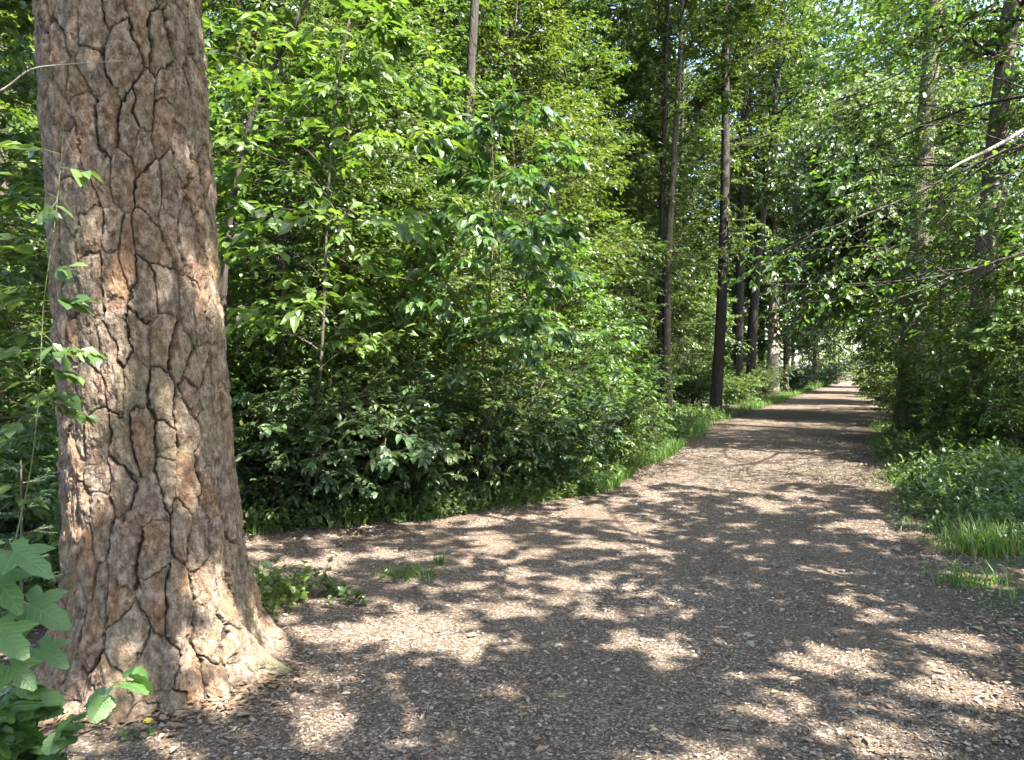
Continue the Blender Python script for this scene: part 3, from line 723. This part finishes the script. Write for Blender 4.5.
for k, (x, y, q) in enumerate(SHADE2):
    loc = (x, y, float(base(x, y))-.03)
    if LP[q] is None: LP[q] = put_tree('young_tree', LAB_SHADE, x, y, (LOW, LOW2, MED)[q], G['fresh'], 'brown', GRP_SHADE, k*2.1)
    else: dup(LP[q], loc, k*2.1, 1.0, LAB_SHADE, GRP_SHADE)
print('plants', time.time()-t1, nt_, ns_)

# --- far-off wood that closes the view
def far_woods():
    rng = np.random.default_rng(8); fol, wood = Bag(), Bag()
    n = 0
    while n < 330:
        y = rng.uniform(64, 150); x = rng.uniform(-75, 130)
        L, Rr = float(np.interp(y, YL, XL)), float(np.interp(y, YR, XR))
        if y < 98 and not (x < L-4 or x > Rr+9): continue
        if y < 80 and x > L: continue
        H = rng.uniform(14, 26); r = rng.uniform(2.6, 4.4); m = 420
        th = rng.random(m)*tau; q = rng.random(m)**.5; zz = rng.beta(1.2, 1.3, m)
        env = np.sqrt(np.clip(1-((zz-.45)/.58)**2, .02, 1))
        P = np.stack([x+np.cos(th)*q*r*env, y+np.sin(th)*q*r*env, .5+zz*H], 1)
        P += .5*rng.normal(0, 1, P.shape)
        leaves(fol, P, np.stack([np.cos(th), np.sin(th), -.3+0*th], 1)+rng.normal(0, .4, (m, 3)), UP+rng.normal(0, .5, (m, 3)), rng.uniform(.35, .8, m), rng, 'simple', 1.0)
        tube(wood, curves([[x, y, -.2]], [[rng.normal(0, .03), 0, 1]], H*.9, (0, 0, 0), .2, rng, .01), 6, 6)
        n += 1
    o = obj('distant_woods', fol.mesh('distant_woods', G['tree'])); tag(o, 'mass of far sunlit trees closing the view beyond the path', 'woods', kind='stuff')
    o2 = obj('trunks', wood.mesh('trunks', BK['dark'], True), o); o2['kind'] = 'stuff'
far_woods()

# ------------------------------------------------------------------ litter, grass and small plants
t2 = time.time()
def scat(n, ylo, yhi, rng, xlo=None, xhi=None, power=1.0):
    """points on the ground, thinning with distance"""
    u = rng.random(n); y = ylo*(yhi/ylo)**(u**power)
    lo = -.70*y if xlo is None else xlo(y); hi = .70*y if xhi is None else xhi(y)
    return lo+(hi-lo)*rng.random(n), y
def island_mat(name, cols, rough=.9, spec=.2):
    m, nt, out = mat(name)
    g = N(nt, 'ShaderNodeNewGeometry'); n = len(cols)
    c = ramp(nt, g.outputs['Random Per Island'], [(i/(n-1), q) for i, q in enumerate(cols)])
    tc = N(nt, 'ShaderNodeTexCoord')
    c = mixc(nt, noise(nt, tc.outputs['Object'], 90, 3), c, mixc(nt, .5, c, (.05, .035, .025)))
    p = N(nt, 'ShaderNodeBsdfPrincipled'); p.inputs['Roughness'].default_value = rough; p.inputs['Specular IOR Level'].default_value = spec
    nt.links.new(c, p.inputs['Base Color']); nt.links.new(p.outputs[0], out.inputs[0]); return m
M_chip = island_mat('bark_chip', [(.04, .027, .017), (.083, .059, .041), (.155, .118, .086), (.25, .2, .155), (.405, .345, .282), (.063, .043, .029)])
M_stone = island_mat('grit_stone', [(.09, .078, .066), (.15, .132, .113), (.21, .188, .162), (.33, .3, .265), (.12, .103, .086)], .8)
M_dry = island_mat('dry_leaf', [(.09, .055, .032), (.15, .095, .055), (.22, .15, .085), (.28, .21, .13), (.12, .07, .04)], .75, .3)
def ground_z(x, y):
    p = inside(x, y) > 0
    return np.where(p, base(x, y)+.016, floor_h(x, y)+.004)
def chips():
    rng = np.random.default_rng(61); n = 150000
    x, y = scat(n, 2.7, 17, rng, lambda y: np.maximum(-.7*y, xl(y)-.5), lambda y: np.minimum(.7*y, xr(y)+.3))
    dens = fbm(x*1.1, y*1.1, 3.3, 3) + .5*np.exp(-np.minimum(inside(x, y), 3)*1.2)
    k = rng.random(n) < .35+.9*dens; x, y = x[k], y[k]; n = len(x)
    L = rng.gamma(2.6, .0037, n)*(1+y*.035); Wd = L*rng.uniform(.22, .6, n); a = rng.random(n)*tau
    D = np.stack([np.cos(a), np.sin(a), rng.normal(0, .22, n)], 1); D = nrm(D)
    Nn = UP+rng.normal(0, .3, (n, 3)); Bv = nrm(np.cross(Nn, D)); Nn = np.cross(D, Bv)
    P = np.stack([x, y, ground_z(x, y)+.004+.004*rng.random(n)], 1)
    T = np.array([[-.5, -.5, 0], [.5, -.35, 0], [.45, .5, 0], [-.4, .4, 0], [-.45, -.4, 1], [.4, -.3, 1], [.4, .4, 1], [-.38, .36, 1]])
    H = np.minimum(.25*Wd, .005)
    V = P[:, None]+T[None, :, :1]*L[:, None, None]*D[:, None]+T[None, :, 1:2]*Wd[:, None, None]*Bv[:, None]+(T[None, :, 2:]-.3)*H[:, None, None]*Nn[:, None]
    q = np.array([[4, 5, 6, 7], [0, 1, 5, 4], [1, 2, 6, 5], [2, 3, 7, 6], [3, 0, 4, 7]])
    Fq = (q[None]+(np.arange(n)*8)[:, None, None]).reshape(-1, 4)
    return mesh('bark_chips', V, [Fq], M_chip)
tag(obj('bark_chips', chips()), 'brown bark chips and woody litter strewn over the path', 'bark chips', kind='stuff')
def stones():
    rng = np.random.default_rng(62); n = 8000
    x, y = scat(n, 2.7, 15, rng, lambda y: np.maximum(-.7*y, xl(y)+.1), lambda y: np.minimum(.7*y, xr(y)-.1))
    k = rng.random(n) < .5+.9*fbm(x*.9+30, y*.9, 1.3, 3); x, y = x[k], y[k]; n = len(x)
    r = rng.gamma(2.2, .0021, n)*(1+y*.04); big = rng.random(n) < .0012; r[big] *= rng.uniform(1.6, 2.6, big.sum())
    m = 6; th = np.arange(m)/m*tau
    rad = r[:, None]*rng.uniform(.7, 1.3, (n, m)); ph = rng.random(n)*tau
    bx = rad*np.cos(th[None]+ph[:, None])*rng.uniform(1, 1.5, n)[:, None]; by = rad*np.sin(th[None]+ph[:, None])
    z0 = ground_z(x, y)
    ring0 = np.stack([x[:, None]+bx, y[:, None]+by, np.repeat((z0-.004)[:, None], m, 1)], -1)
    ring1 = np.stack([x[:, None]+bx*.7, y[:, None]+by*.7, z0[:, None]+r[:, None]*rng.uniform(.25, .5, (n, m))], -1)
    topv = np.stack([x, y, z0+r*rng.uniform(.4, .6, n)], -1)[:, None]
    V = np.concatenate([ring0, ring1, topv], 1)
    i = np.arange(m); j = (i+1) % m
    q = np.stack([i, j, j+m, i+m], -1); t_ = np.stack([i+m, j+m, np.full(m, 2*m)], -1)
    off = (np.arange(n)*(2*m+1))[:, None, None]
    return mesh('gravel', V, [(q[None]+off).reshape(-1, 4), (t_[None]+off).reshape(-1, 3)], M_stone, True)
tag(obj('gravel', stones()), 'small grey stones and grit lying on the path', 'gravel', kind='stuff')
def dry():
    rng = np.random.default_rng(63); bag = Bag(); n = 15000
    x, y = scat(n, 2.6, 24, rng)
    ed = inside(x, y); p = np.where(ed > 0, .05+.55*np.exp(-ed*1.6)+.12*(fbm(x, y, 5.5) > .15), .75)
    k = rng.random(n) < p; x, y = x[k], y[k]
    ph = rng.uniform(-pi, 0, 900); q = .56+rng.gamma(1.5, .07, 900)      # drifted against the pine roots
    x = np.concatenate([x, PX+np.cos(ph)*q]); y = np.concatenate([y, PY+np.sin(ph)*q]); n = len(x); a = rng.random(n)*tau
    D = np.stack([np.cos(a), np.sin(a), rng.normal(.05, .15, n)], 1)
    leaves(bag, np.stack([x, y, ground_z(x, y)+.006+.006*rng.random(n)], 1), D, UP+rng.normal(0, .3, (n, 3)), rng.uniform(.025, .065, n), rng, 'ovate', rng.uniform(.8, 1.2))
    return bag.mesh('dry_leaves', M_dry)
tag(obj('dry_leaves', dry()), 'dry brown leaves littering the path edges and the wood floor', 'dry leaves', kind='stuff')

def blades(x, y, h, rng, w=.006, z=None):
    n = len(x); a = rng.random(n)*tau; z = (ground_z(x, y) if z is None else z)-.01
    d = np.stack([np.cos(a), np.sin(a), 0*a], 1); s = np.stack([-np.sin(a), np.cos(a), 0*a], 1)
    bend = rng.uniform(.15, .95, n)*h; P = np.stack([x, y, z], 1)
    wv = w*rng.uniform(.7, 1.4, n)*(1+y*.04)
    V = []
    for t, ww in ((0, 1), (.4, .9), (.75, .6), (1, .04)):
        c = P+UP*(h*(t-.25*t*t*bend/h))[:, None]+d*(bend*t*t)[:, None]
        V += [c-s*(wv*ww/2)[:, None], c+s*(wv*ww/2)[:, None]]
    V = np.stack(V, 1); i = np.array([[0, 1, 3, 2], [2, 3, 5, 4], [4, 5, 7, 6]])
    return V.reshape(-1, 3), (i[None]+(np.arange(n)*8)[:, None, None]).reshape(-1, 4)
def verge_grass():
    rng = np.random.default_rng(64); X, Y, Hh = [], [], []
    n = 36000                                        # right verge
    y = rng.uniform(4.6, 24, n); x = xr(y)+rng.gamma(1.6, .75, n)-.12
    k = (np.abs(x) < .72*y) & (rng.random(n) < np.clip(.45+1.7*fbm(x*1.3, y*1.3, 6.6, 3), 0, 1)*np.clip((x-xr(y)+.2)*2, .12, 1)*np.where(y < 5.6, .35, 1))
    X.append(x[k]); Y.append(y[k]); Hh.append(rng.gamma(4., .027, k.sum())*np.clip(.45+(x[k]-xr(y[k]))*.9, .4, 1.2))
    n = 8000                                        # lit strip on the left
    y = rng.uniform(9.3, 15.5, n); x = xl(y)-rng.gamma(1.4, .22, n)+.12
    k = rng.random(n) < np.clip(.7+1.3*fbm(x*1.6, y*1.6, 2.6, 3), 0, 1)
    X.append(x[k]); Y.append(y[k]); Hh.append(rng.uniform(.08, .26, k.sum()))
    n = 9000                                         # sparse grass under the hedge front
    x = rng.uniform(-3.4, .9, n); yl = np.interp(x, [-3.5, -2.6, -.85, 1.05], [7.0, 7.3, 8.0, 9.6]); y = yl+rng.gamma(1.5, .16, n)-.1
    k = rng.random(n) < np.clip(-.1+1.9*fbm(x*1.8, y*1.8, 8.6, 3), 0, 1)
    X.append(x[k]); Y.append(y[k]); Hh.append(rng.uniform(.06, .2, k.sum()))
    n = 30000                                        # both edges further off
    y = rng.uniform(15, 75, n); sd = rng.random(n) < .5
    x = np.where(sd, xl(y)-rng.gamma(1.3, .4, n)+.1, xr(y)+rng.gamma(1.3, .5, n)-.1)
    k = rng.random(n) < np.clip(.35+1.6*fbm(x*.5, y*.5, 3.6, 3)+np.where(y > 55, .5, 0), 0, 1)
    X.append(x[k]); Y.append(y[k]); Hh.append(rng.uniform(.1, .38, k.sum())*(1+(y[k] > 55)))
    X, Y, Hh = map(np.concatenate, (X, Y, Hh))
    V, q = blades(X, Y, Hh, rng)
    return mesh('grass', V, [q], G['grass'])
tag(obj('grass', verge_grass()), 'soft green grass along both edges of the path', 'grass', kind='stuff')

def herbs(x, y, h, rng, size, nl, bag, wood, kind='ovate', wid=1.1):
    n = len(x); P = np.stack([x, y, ground_z(x, y)-.01], 1)
    c = curves(P, np.stack([rng.normal(0, .3, n), rng.normal(0, .3, n), np.ones(n)], 1), h, (0, 0, 0), .0025, rng, .08)
    tube(wood, c, 4, 3, rmin=.0012)
    leaf_twigs(bag, c, nl, size, rng, kind, ang=1.25, t0=.25, droop=.15, tilt=.3, wid=wid)
def ground_cover():
    rng = np.random.default_rng(65); fol, wood = Bag(), Bag()
    n = 7500                                         # herbs on the right verge, taller towards the wood
    y = rng.uniform(6.5, 22, n); d = rng.gamma(2.0, .95, n)+.15; x = xr(y)+d
    k = np.abs(x) < .74*y; x, y, d = x[k], y[k], d[k]
    herbs(x, y, np.clip(.10+.14*d, .1, .55)*rng.uniform(.6, 1.3, len(x)), rng, .062, 9, fol, wood)
    n = 520                                          # taller leafy weeds among them
    y = rng.uniform(7, 16, n); x = xr(y)+rng.gamma(2.4, .8, n)+.1
    k = (np.abs(x) < .74*y) & (fbm(x*.9, y*.9, 4.4, 2) > -.05); x, y = x[k], y[k]
    herbs(x, y, rng.uniform(.25, .6, len(x)), rng, .11, 10, fol, wood, 'ovate', 1.0)
    n = 3600                                         # along the left edge and under the thicket
    y = rng.uniform(7.5, 26, n); x = xl(y)-rng.gamma(1.8, .7, n)-.1
    herbs(x, y, rng.uniform(.1, .4, n), rng, .085, 8, fol, wood)
    n = 1100                                         # spilling onto the path from the thicket
    x = rng.uniform(-3.2, 2.4, n); yl = np.interp(x, [-3.5, -2.6, -.85, 1.05, 2.75], [7.0, 7.3, 8.0, 9.6, 14]); y = yl+rng.gamma(1.6, .16, n)-.12
    herbs(x, y, rng.uniform(.06, .32, n), rng, .075, 7, fol, wood)
    n = 1500                                         # gloom at the left of the pine
    y = rng.uniform(4.6, 9.5, n); x = rng.uniform(-6.5, -2.9, n)
    herbs(x, y, rng.uniform(.1, .4, n), rng, .09, 8, fol, wood)
    n = 5000                                         # the wood floor further off
    y = rng.uniform(12, 60, n); x = rng.uniform(-.7, .75, n)*y
    k = inside(x, y) < -.4; x, y = x[k], y[k]
    herbs(x, y, rng.uniform(.15, .6, len(x)), rng, .15, 8, fol, wood, 'simple', 1.3)
    o = obj('ground_cover', fol.mesh('ground_cover', G['mid'])); tag(o, 'low leafy herbs covering the verges and the wood floor', 'ground cover', kind='stuff')
    s_ = obj('stems', wood.mesh('stems', BK['green'], True), o); s_['kind'] = 'stuff'
ground_cover()

# grass tuft on the bare ground and the leafy weeds right of the pine
def tuft(name, label, cx, cy, rx, ry, n, h, seed):
    rng = np.random.default_rng(seed); x = cx+rng.normal(0, rx, n); y = cy+rng.normal(0, ry, n)
    t = thing(name, label, cat='grass tuft', loc=(cx, cy, float(ground_z(cx, cy))))
    V, q = blades(x, y, rng.uniform(.4, 1.1, n)*h, rng, .005)
    V = V-np.array([cx, cy, float(ground_z(cx, cy))])
    obj('blades', mesh('blades', V, [q], G['grass']), t)
    return t
tuft('grass_tuft', 'small lone tuft of grass on bare ground between the pine and the thicket', at(414, 5.85), 5.85, .15, .08, 210, .12, 71)
tuft('grass_tuft', 'wisp of grass just beyond the small lone tuft', at(440, 6.2), 6.2, .025, .02, 70, .12, 72)
tuft('grass_tuft', 'bright tall tuft leaning out over the path from the right verge', at(985, 6.6), 6.6, .18, .15, 420, .34, 73)
tuft('grass_tuft', 'few blades of grass at the front of the right verge by the dry leaves', at(968, 5.6), 5.6, .12, .1, 130, .2, 74)
def weed(name, label, cx, cy, n, rx, ry, h, size, seed, lm='fresh', nl=7, kind='ovate', wid=1.25):
    rng = np.random.default_rng(seed); fol, wood = Bag(), Bag()
    x = cx+rng.normal(0, rx, n); y = cy+rng.normal(0, ry, n)
    herbs(x, y, rng.uniform(.5, 1.1, n)*h, rng, size, nl, fol, wood, kind, wid)
    z0 = float(ground_z(cx, cy)); t = thing(name, label, 'plant', (cx, cy, z0))
    for b in (fol, wood): b.V = [v-np.array([cx, cy, z0]) for v in b.V]
    obj('stem', wood.mesh('stem', BK['green'], True), t); obj('leaves', fol.mesh('leaves', G[lm]), t)
    return t
weed('leafy_weed', 'clump of pale leafy weeds close to the right flank of the pine base', at(262, 5.0), 5.05, 34, .13, .16, .30, .085, 81)
weed('leafy_weed', 'smaller low weeds at the end of the pale leafy clump nearer the grass tuft', at(312, 5.35), 5.35, 16, .12, .08, .16, .07, 82, 'mid')
weed('leafy_weed', 'creeping weed on the bare ground in front of the small low weeds', at(352, 5.15), 5.15, 8, .09, .05, .09, .055, 83, 'mid')
weed('leafy_weed', 'few sprigs of weed growing among the blades of the lone grass tuft', at(400, 5.8), 5.8, 7, .12, .07, .09, .045, 85, 'mid')
weed('leafy_weed', 'tiny seedling on the ground in front of the pine roots', at(140, 3.28), 3.28, 4, .03, .03, .06, .035, 84, 'mid')

# ---- plants in front of the pine at the left
def vein_mat():
    m, nt, out = mat('leaf_veined')
    lx = N(nt, 'ShaderNodeAttribute', attribute_name='along').outputs['Fac']; ly = N(nt, 'ShaderNodeAttribute', attribute_name='across').outputs['Fac']
    ab = N(nt, 'ShaderNodeMath', operation='ABSOLUTE'); nt.links.new(ly, ab.inputs[0])
    ph = N(nt, 'ShaderNodeMath', operation='MULTIPLY_ADD'); ph.inputs[1].default_value = -.75; nt.links.new(ab.outputs[0], ph.inputs[0]); nt.links.new(lx, ph.inputs[2])
    fr = N(nt, 'ShaderNodeMath', operation='PINGPONG'); fr.inputs[1].default_value = .075; nt.links.new(ph.outputs[0], fr.inputs[0])
    mn = N(nt, 'ShaderNodeMath', operation='MINIMUM'); nt.links.new(fr.outputs[0], mn.inputs[0]); nt.links.new(ab.outputs[0], mn.inputs[1])
    g = N(nt, 'ShaderNodeNewGeometry'); tc = N(nt, 'ShaderNodeTexCoord')
    c = ramp(nt, g.outputs['Random Per Island'], [(0, (.045, .105, .024)), (.5, (.065, .13, .03)), (1, (.085, .155, .038))])
    c = mixc(nt, ramp(nt, noise(nt, tc.outputs['Object'], 14, 4), [(.35, (0, 0, 0)), (.7, (.5,)*3)]), c, (.03, .07, .022))
    c = mixc(nt, ramp(nt, mn.outputs[0], [(.004, (.55,)*3), (.012, (0, 0, 0))]), c, (.09, .15, .055))
    p = N(nt, 'ShaderNodeBsdfPrincipled'); p.inputs['Roughness'].default_value = .45; nt.links.new(c, p.inputs['Base Color'])
    bp = N(nt, 'ShaderNodeBump'); bp.inputs['Strength'].default_value = .35; bp.inputs['Distance'].default_value = .003
    rr = ramp(nt, mn.outputs[0], [(0, (0, 0, 0)), (.035, (1, 1, 1))]); nt.links.new(rr, bp.inputs['Height']); nt.links.new(bp.outputs[0], p.inputs['Normal'])
    t = N(nt, 'ShaderNodeBsdfTranslucent'); nt.links.new(mixc(nt, 1., c, (1.5, 1.6, .6), 'MULTIPLY'), t.inputs['Color'])
    mx = N(nt, 'ShaderNodeMixShader'); mx.inputs[0].default_value = .3; nt.links.new(p.outputs[0], mx.inputs[1]); nt.links.new(t.outputs[0], mx.inputs[2])
    nt.links.new(mx.outputs[0], out.inputs[0]); return m
M_vein = vein_mat()
def lobed_template(lobes, rmax, width, ns=44, rings=5):
    """palmate blade: a disc of rings whose rim follows pointed lobes, stalk at the origin, tip along x"""
    a = np.linspace(-pi*.86, pi*.86, ns); r = np.zeros(ns)+.30
    for c, h, w in lobes: r = np.maximum(r, .30+(h-.30)*np.clip(1-np.abs(a-c)/w, 0, 1)**.8)
    r *= 1+.05*np.cos(a*21)
    V = [(0, 0, 0)]; 
    for k in range(1, rings+1):
        q = k/rings
        for t_, rr in zip(a, r):
            x, y = rr*q*cos(t_), rr*q*sin(t_)*width
            V.append((x, y, .10*abs(y)-.22*x*abs(x)-.12*y*y+.012*sin(x*19+abs(y)*14)*q))
    tri = [(0, 1+i, 2+i) for i in range(ns-1)]
    quad = [(1+k*ns+i, 1+(k+1)*ns+i, 2+(k+1)*ns+i, 2+k*ns+i) for k in range(rings-1) for i in range(ns-1)]
    return np.array(V), [np.array(tri), np.array(quad)]
LT['lobed'] = lobed_template([(0, 1.0, .62), (.95, .72, .5), (-.95, .72, .5), (2.0, .45, .5), (-2.0, .45, .5)], 1, 1.0)
LT['round'] = lobed_template([(0, .95, 1.6), (1.1, .58, 1.0), (-1.1, .58, 1.0), (2.1, .42, .6), (-2.1, .42, .6)], 1, .95, 30, 4)
def veined(bag, kind):
    V = LT[kind][0]; n = sum(len(v) for v in bag.V)//len(V)
    me = bag.mesh('leaves', M_vein, True)
    for nm, ix in (('along', 0), ('across', 1)):
        q = me.attributes.new(nm, 'FLOAT', 'POINT'); q.data.foreach_set('value', np.tile(V[:, ix], n).astype(np.float32))
    return me
def frond_plant():
    """a young shoot with big lobed leaves"""
    rng = np.random.default_rng(91); y0 = 2.35; x0 = at(-45, y0); z0 = float(ground_z(x0, y0)); wood, fol = Bag(), Bag()
    st = curves([[0, 0, -.02]], [[.05, .0, 1]], 1.12, (.04, 0, 0), .006, rng, .02); tube(wood, st, 8, 6)
    spots = [(12, 552, .20, .3), (-12, 575, .20, -.5), (28, 606, .21, .1), (-5, 632, .19, -.2), (38, 650, .15, .5), (8, 668, .17, -.3), (-25, 545, .18, 1.2), (-30, 640, .18, 2.2)]
    for k, (px, py, L, an) in enumerate(spots):
        yy = y0+rng.uniform(-.12, .1); tip = np.array([at(px, yy)-x0, yy-y0, hgt(py, yy)-z0])
        z = max(.15, tip[2]+rng.uniform(-.12, .02)); b0, T_ = cpt(st, np.array([[min(z/1.12, .97)]])); b0 = b0[0, 0]
        v = tip-b0; tube(wood, curves([b0], [v], np.linalg.norm(v)*1.02, (0, 0, 0), .0025, rng, .01), 5, 4)
        dd = np.array([cos(an), rng.uniform(-.45, -.1), -.42+sin(an)*.25])
        leaves(fol, tip[None], dd[None], (np.array([.05, -.5, .85])+rng.normal(0, .18, 3))[None], np.array([L*.72*rng.uniform(.8, 1.1)]), rng, 'lobed', 1.)
    t = thing('lobed_shoot', 'young shoot with large lobed bright leaves in front of the pine base', 'plant', (x0, y0, z0))
    obj('stem', wood.mesh('stem', BK['green'], True), t); obj('leaves', veined(fol, 'lobed'), t)
frond_plant()
def bramble():
    rng = np.random.default_rng(92); fol, wood = Bag(), Bag(); y0 = 2.72; x0 = at(-45, y0); z0 = float(ground_z(x0, y0))
    n = 24; az = rng.uniform(-.9, .9, n)
    c = curves(np.stack([rng.normal(0, .10, n), rng.normal(0, .12, n), np.full(n, -.02)], 1), np.stack([np.cos(az)*.2, np.sin(az)*.3-.1, np.full(n, 1.)], 1), rng.uniform(.3, .8, n), np.stack([np.cos(az)*.25, -.08+0*az, np.full(n, -.3)], 1), .004, rng, .06)
    tube(wood, c, 7, 5); c2 = spawn(c, 6, .3, .98, 1.0, .2, .22, rng, planar=True); tube(wood, c2, 3, 3)
    leaf_twigs(fol, c2, 2, .095, rng, 'round', ang=.9, t0=.5, wid=1., tilt=.4); leaf_twigs(fol, c, 5, .10, rng, 'round', wid=1., t0=.3, tilt=.4)
    t = thing('bramble', 'dark green bramble with roundish leaves at the very foot of the pine', 'bramble', (x0, y0, z0))
    obj('stem', wood.mesh('stem', BK['green'], True), t); obj('leaves', veined(fol, 'round'), t)
bramble()
def spindly(name, label, pts, y, r, seed, lm='mid', size=.06, leafs=(), nl=5, bark='green', rz=None):
    """a thin shoot through the given picture points at distance y, leaves at the listed ones"""
    rng = np.random.default_rng(seed); wood, fol = Bag(), Bag()
    Q = np.array([[at(px, y), y+rng.normal(0, .02), hgt(py, y)] for px, py in pts]); o0 = Q[0].copy(); Q = Q-o0
    m = 8; tt = np.linspace(0, len(Q)-1, (len(Q)-1)*5+1); S = np.stack([np.interp(tt, np.arange(len(Q)), Q[:, i]) for i in range(3)], 1)
    for _ in range(4): S[1:-1] = .25*S[:-2]+.5*S[1:-1]+.25*S[2:]
    T = nrm(np.gradient(S, axis=0)); A = nrm(np.cross(T, [.3, 1, .2])); B = np.cross(T, A); th = np.arange(m)/m*tau
    rr = np.linspace(r, r*.4, len(S))[:, None, None]
    V = S[:, None]+rr*(np.cos(th)[None, :, None]*A[:, None]+np.sin(th)[None, :, None]*B[:, None])
    i = np.arange(len(S)*m).reshape(-1, m); j = np.roll(i, -1, 1); wood.add(V, [np.stack([i[:-1], j[:-1], j[1:], i[1:]], -1).reshape(-1, 4)])
    for px, py, k in leafs:
        tip = np.array([at(px, y), y-.03, hgt(py, y)])-o0; b = S[np.argmin(np.linalg.norm(S-tip, axis=1))]
        v = tip-b; L = max(np.linalg.norm(v), .17); k += 2
        c = curves([b], [v+1e-3], L*1.1, (0, 0, -.06), .0018, rng, .05); tube(wood, c, 4, 4, rmin=.001)
        leaf_twigs(fol, c, k, size, rng, 'ovate', ang=.8, t0=.35, wid=1.15, droop=.3, tilt=.35)
    t = thing(name, label, 'plant', o0)
    obj('stem', wood.mesh('stem', BK[bark], True), t)
    if leafs: obj('leaves', fol.mesh('leaves', G[lm]), t)
spindly('climbing_shoot', 'thin leafy shoot rising in front of the left side of the pine trunk', [(-20, 640), (10, 560), (25, 470), (40, 380), (45, 300), (52, 230), (62, 150), (66, 110)], 3.35, .0032, 95, 'mid', .105,
        [(85, 410, 5), (70, 395, 5), (92, 350, 5), (55, 340, 4), (35, 300, 5), (20, 250, 6), (60, 205, 5), (85, 172, 3), (45, 190, 4), (10, 330, 6), (5, 385, 6), (30, 420, 5), (15, 200, 5), (60, 270, 5), (78, 300, 5), (72, 372, 6), (50, 395, 6), (98, 352, 5), (28, 285, 6), (0, 300, 7), (-5, 230, 7), (88, 412, 5), (25, 350, 6), (40, 150, 5), (12, 440, 6), (-5, 480, 7), (30, 500, 5)])
spindly('bare_twig', 'pale bare twig stretched across the upper pine trunk', [(-30, 110), (5, 88), (35, 71), (70, 70), (98, 65), (122, 60)], 3.3, .0045, 96, bark='pale')
# dark limb leaning over the thicket right of the pine
spindly('leaning_sapling', 'bare dark sapling stem leaning to the right above the bush by the pine', [(222, 470), (222, 380), (224, 290), (232, 215), (250, 125), (275, 70), (310, 2), (340, -60)], 7.4, .035, 97, 'fresh', .12,
        [(240, 180, 6), (290, 30, 6), (270, 150, 7), (320, 60, 7), (300, 120, 7), (262, 240, 7)], bark='dark')
spindly('bare_bough', 'pale bare dead bough reaching in from the right picture edge', [(1120, 60), (1060, 108), (1024, 130), (990, 150), (960, 163), (946, 172)], 9.2, .035, 98, bark='pale')
def yew():
    rng = np.random.default_rng(99); wood, fol = Bag(), Bag(); y0 = 3.75; x0 = at(20, y0); z0 = float(ground_z(x0, y0))
    c0 = curves([[0, 0, -.02]], [[.0, .0, 1]], 1.15, (0, 0, 0), .012, rng, .02); tube(wood, c0, 8, 6)
    c1 = spawn(c0, 16, .3, .98, 1.25, .15, .36, rng, planar=False, bend=(0, 0, -.1)); tube(wood, c1, 5, 4)
    c2 = spawn(c1, 8, .2, .98, .8, .15, .4, rng, planar=True, jit=.15); tube(wood, c2, 3, 3)
    for c in (c1, c2): leaf_twigs(fol, c, 22, .028, rng, 'simple', ang=1.1, t0=.05, wid=.22, tilt=.2, droop=.05)
    t = thing('yew_sapling', 'small dark needle-leaved sapling tucked against the left of the pine base', 'sapling', (x0, y0, z0))
    obj('trunk', wood.mesh('trunk', BK['twig'], True), t); obj('crown', fol.mesh('crown', G['needle']), t)
yew()
# ---- single things lying on the path
def stick(label, px, py, y, L, rz, r, seed):
    rng = np.random.default_rng(seed); b = Bag()
    c = curves([[0, 0, r]], [[cos(rz), sin(rz), .02]], L, (0, 0, 0), r, rng, .05); tube(b, c, 8, 6, .5)
    tube(b, curves([[cos(rz)*L*.5, sin(rz)*L*.5, r]], [[cos(rz+.7), sin(rz+.7), .12]], L*.3, (0, 0, 0), r*.6, rng, .05), 4, 5, .5)
    x = at(px, y); o = obj('stick', b.mesh('stick', BK['twig'], True)); o.location = (x, y, float(ground_z(x, y)))
    tag(o, label, 'stick')
stick('thin dark stick lying on the path in front of the right verge', 800, 561, 6.38, .20, .1, .006, 1)
stick('short dark twig lying across the path farther off than the other sticks', 853, 548, 6.85, .16, .5, .005, 2)
stick('small pale stick on the ground in front of the pine roots', 116, 728, 3.42, .07, 2.0, .004, 3)
def fallen(label, px, y, L, rz, cols, seed, kind='ovate'):
    rng = np.random.default_rng(seed); b = Bag(); x = at(px, y)
    leaves(b, np.array([[0, 0, .012]]), np.array([[cos(rz), sin(rz), .1]]), np.array([[.1, -.35, 1.]]), np.array([L]), rng, kind, 1.15)
    o = obj('fallen_leaf', b.mesh('fallen_leaf', island_mat('fallen_leaf', cols, .6), True)); o.location = (x, y, float(ground_z(x, y)))
    tag(o, label, 'fallen leaf')
fallen('small yellow leaf fallen in front of the pine roots', 140, 3.4, .05, .2, [(.55, .42, .05), (.6, .45, .06)], 4)
fallen('pale green leaf fallen on the path by the front of the right verge', 985, 4.55, .09, 1.9, [(.24, .26, .09), (.28, .3, .1)], 5)
print('details', time.time()-t2)


print('total', time.time()-T0)
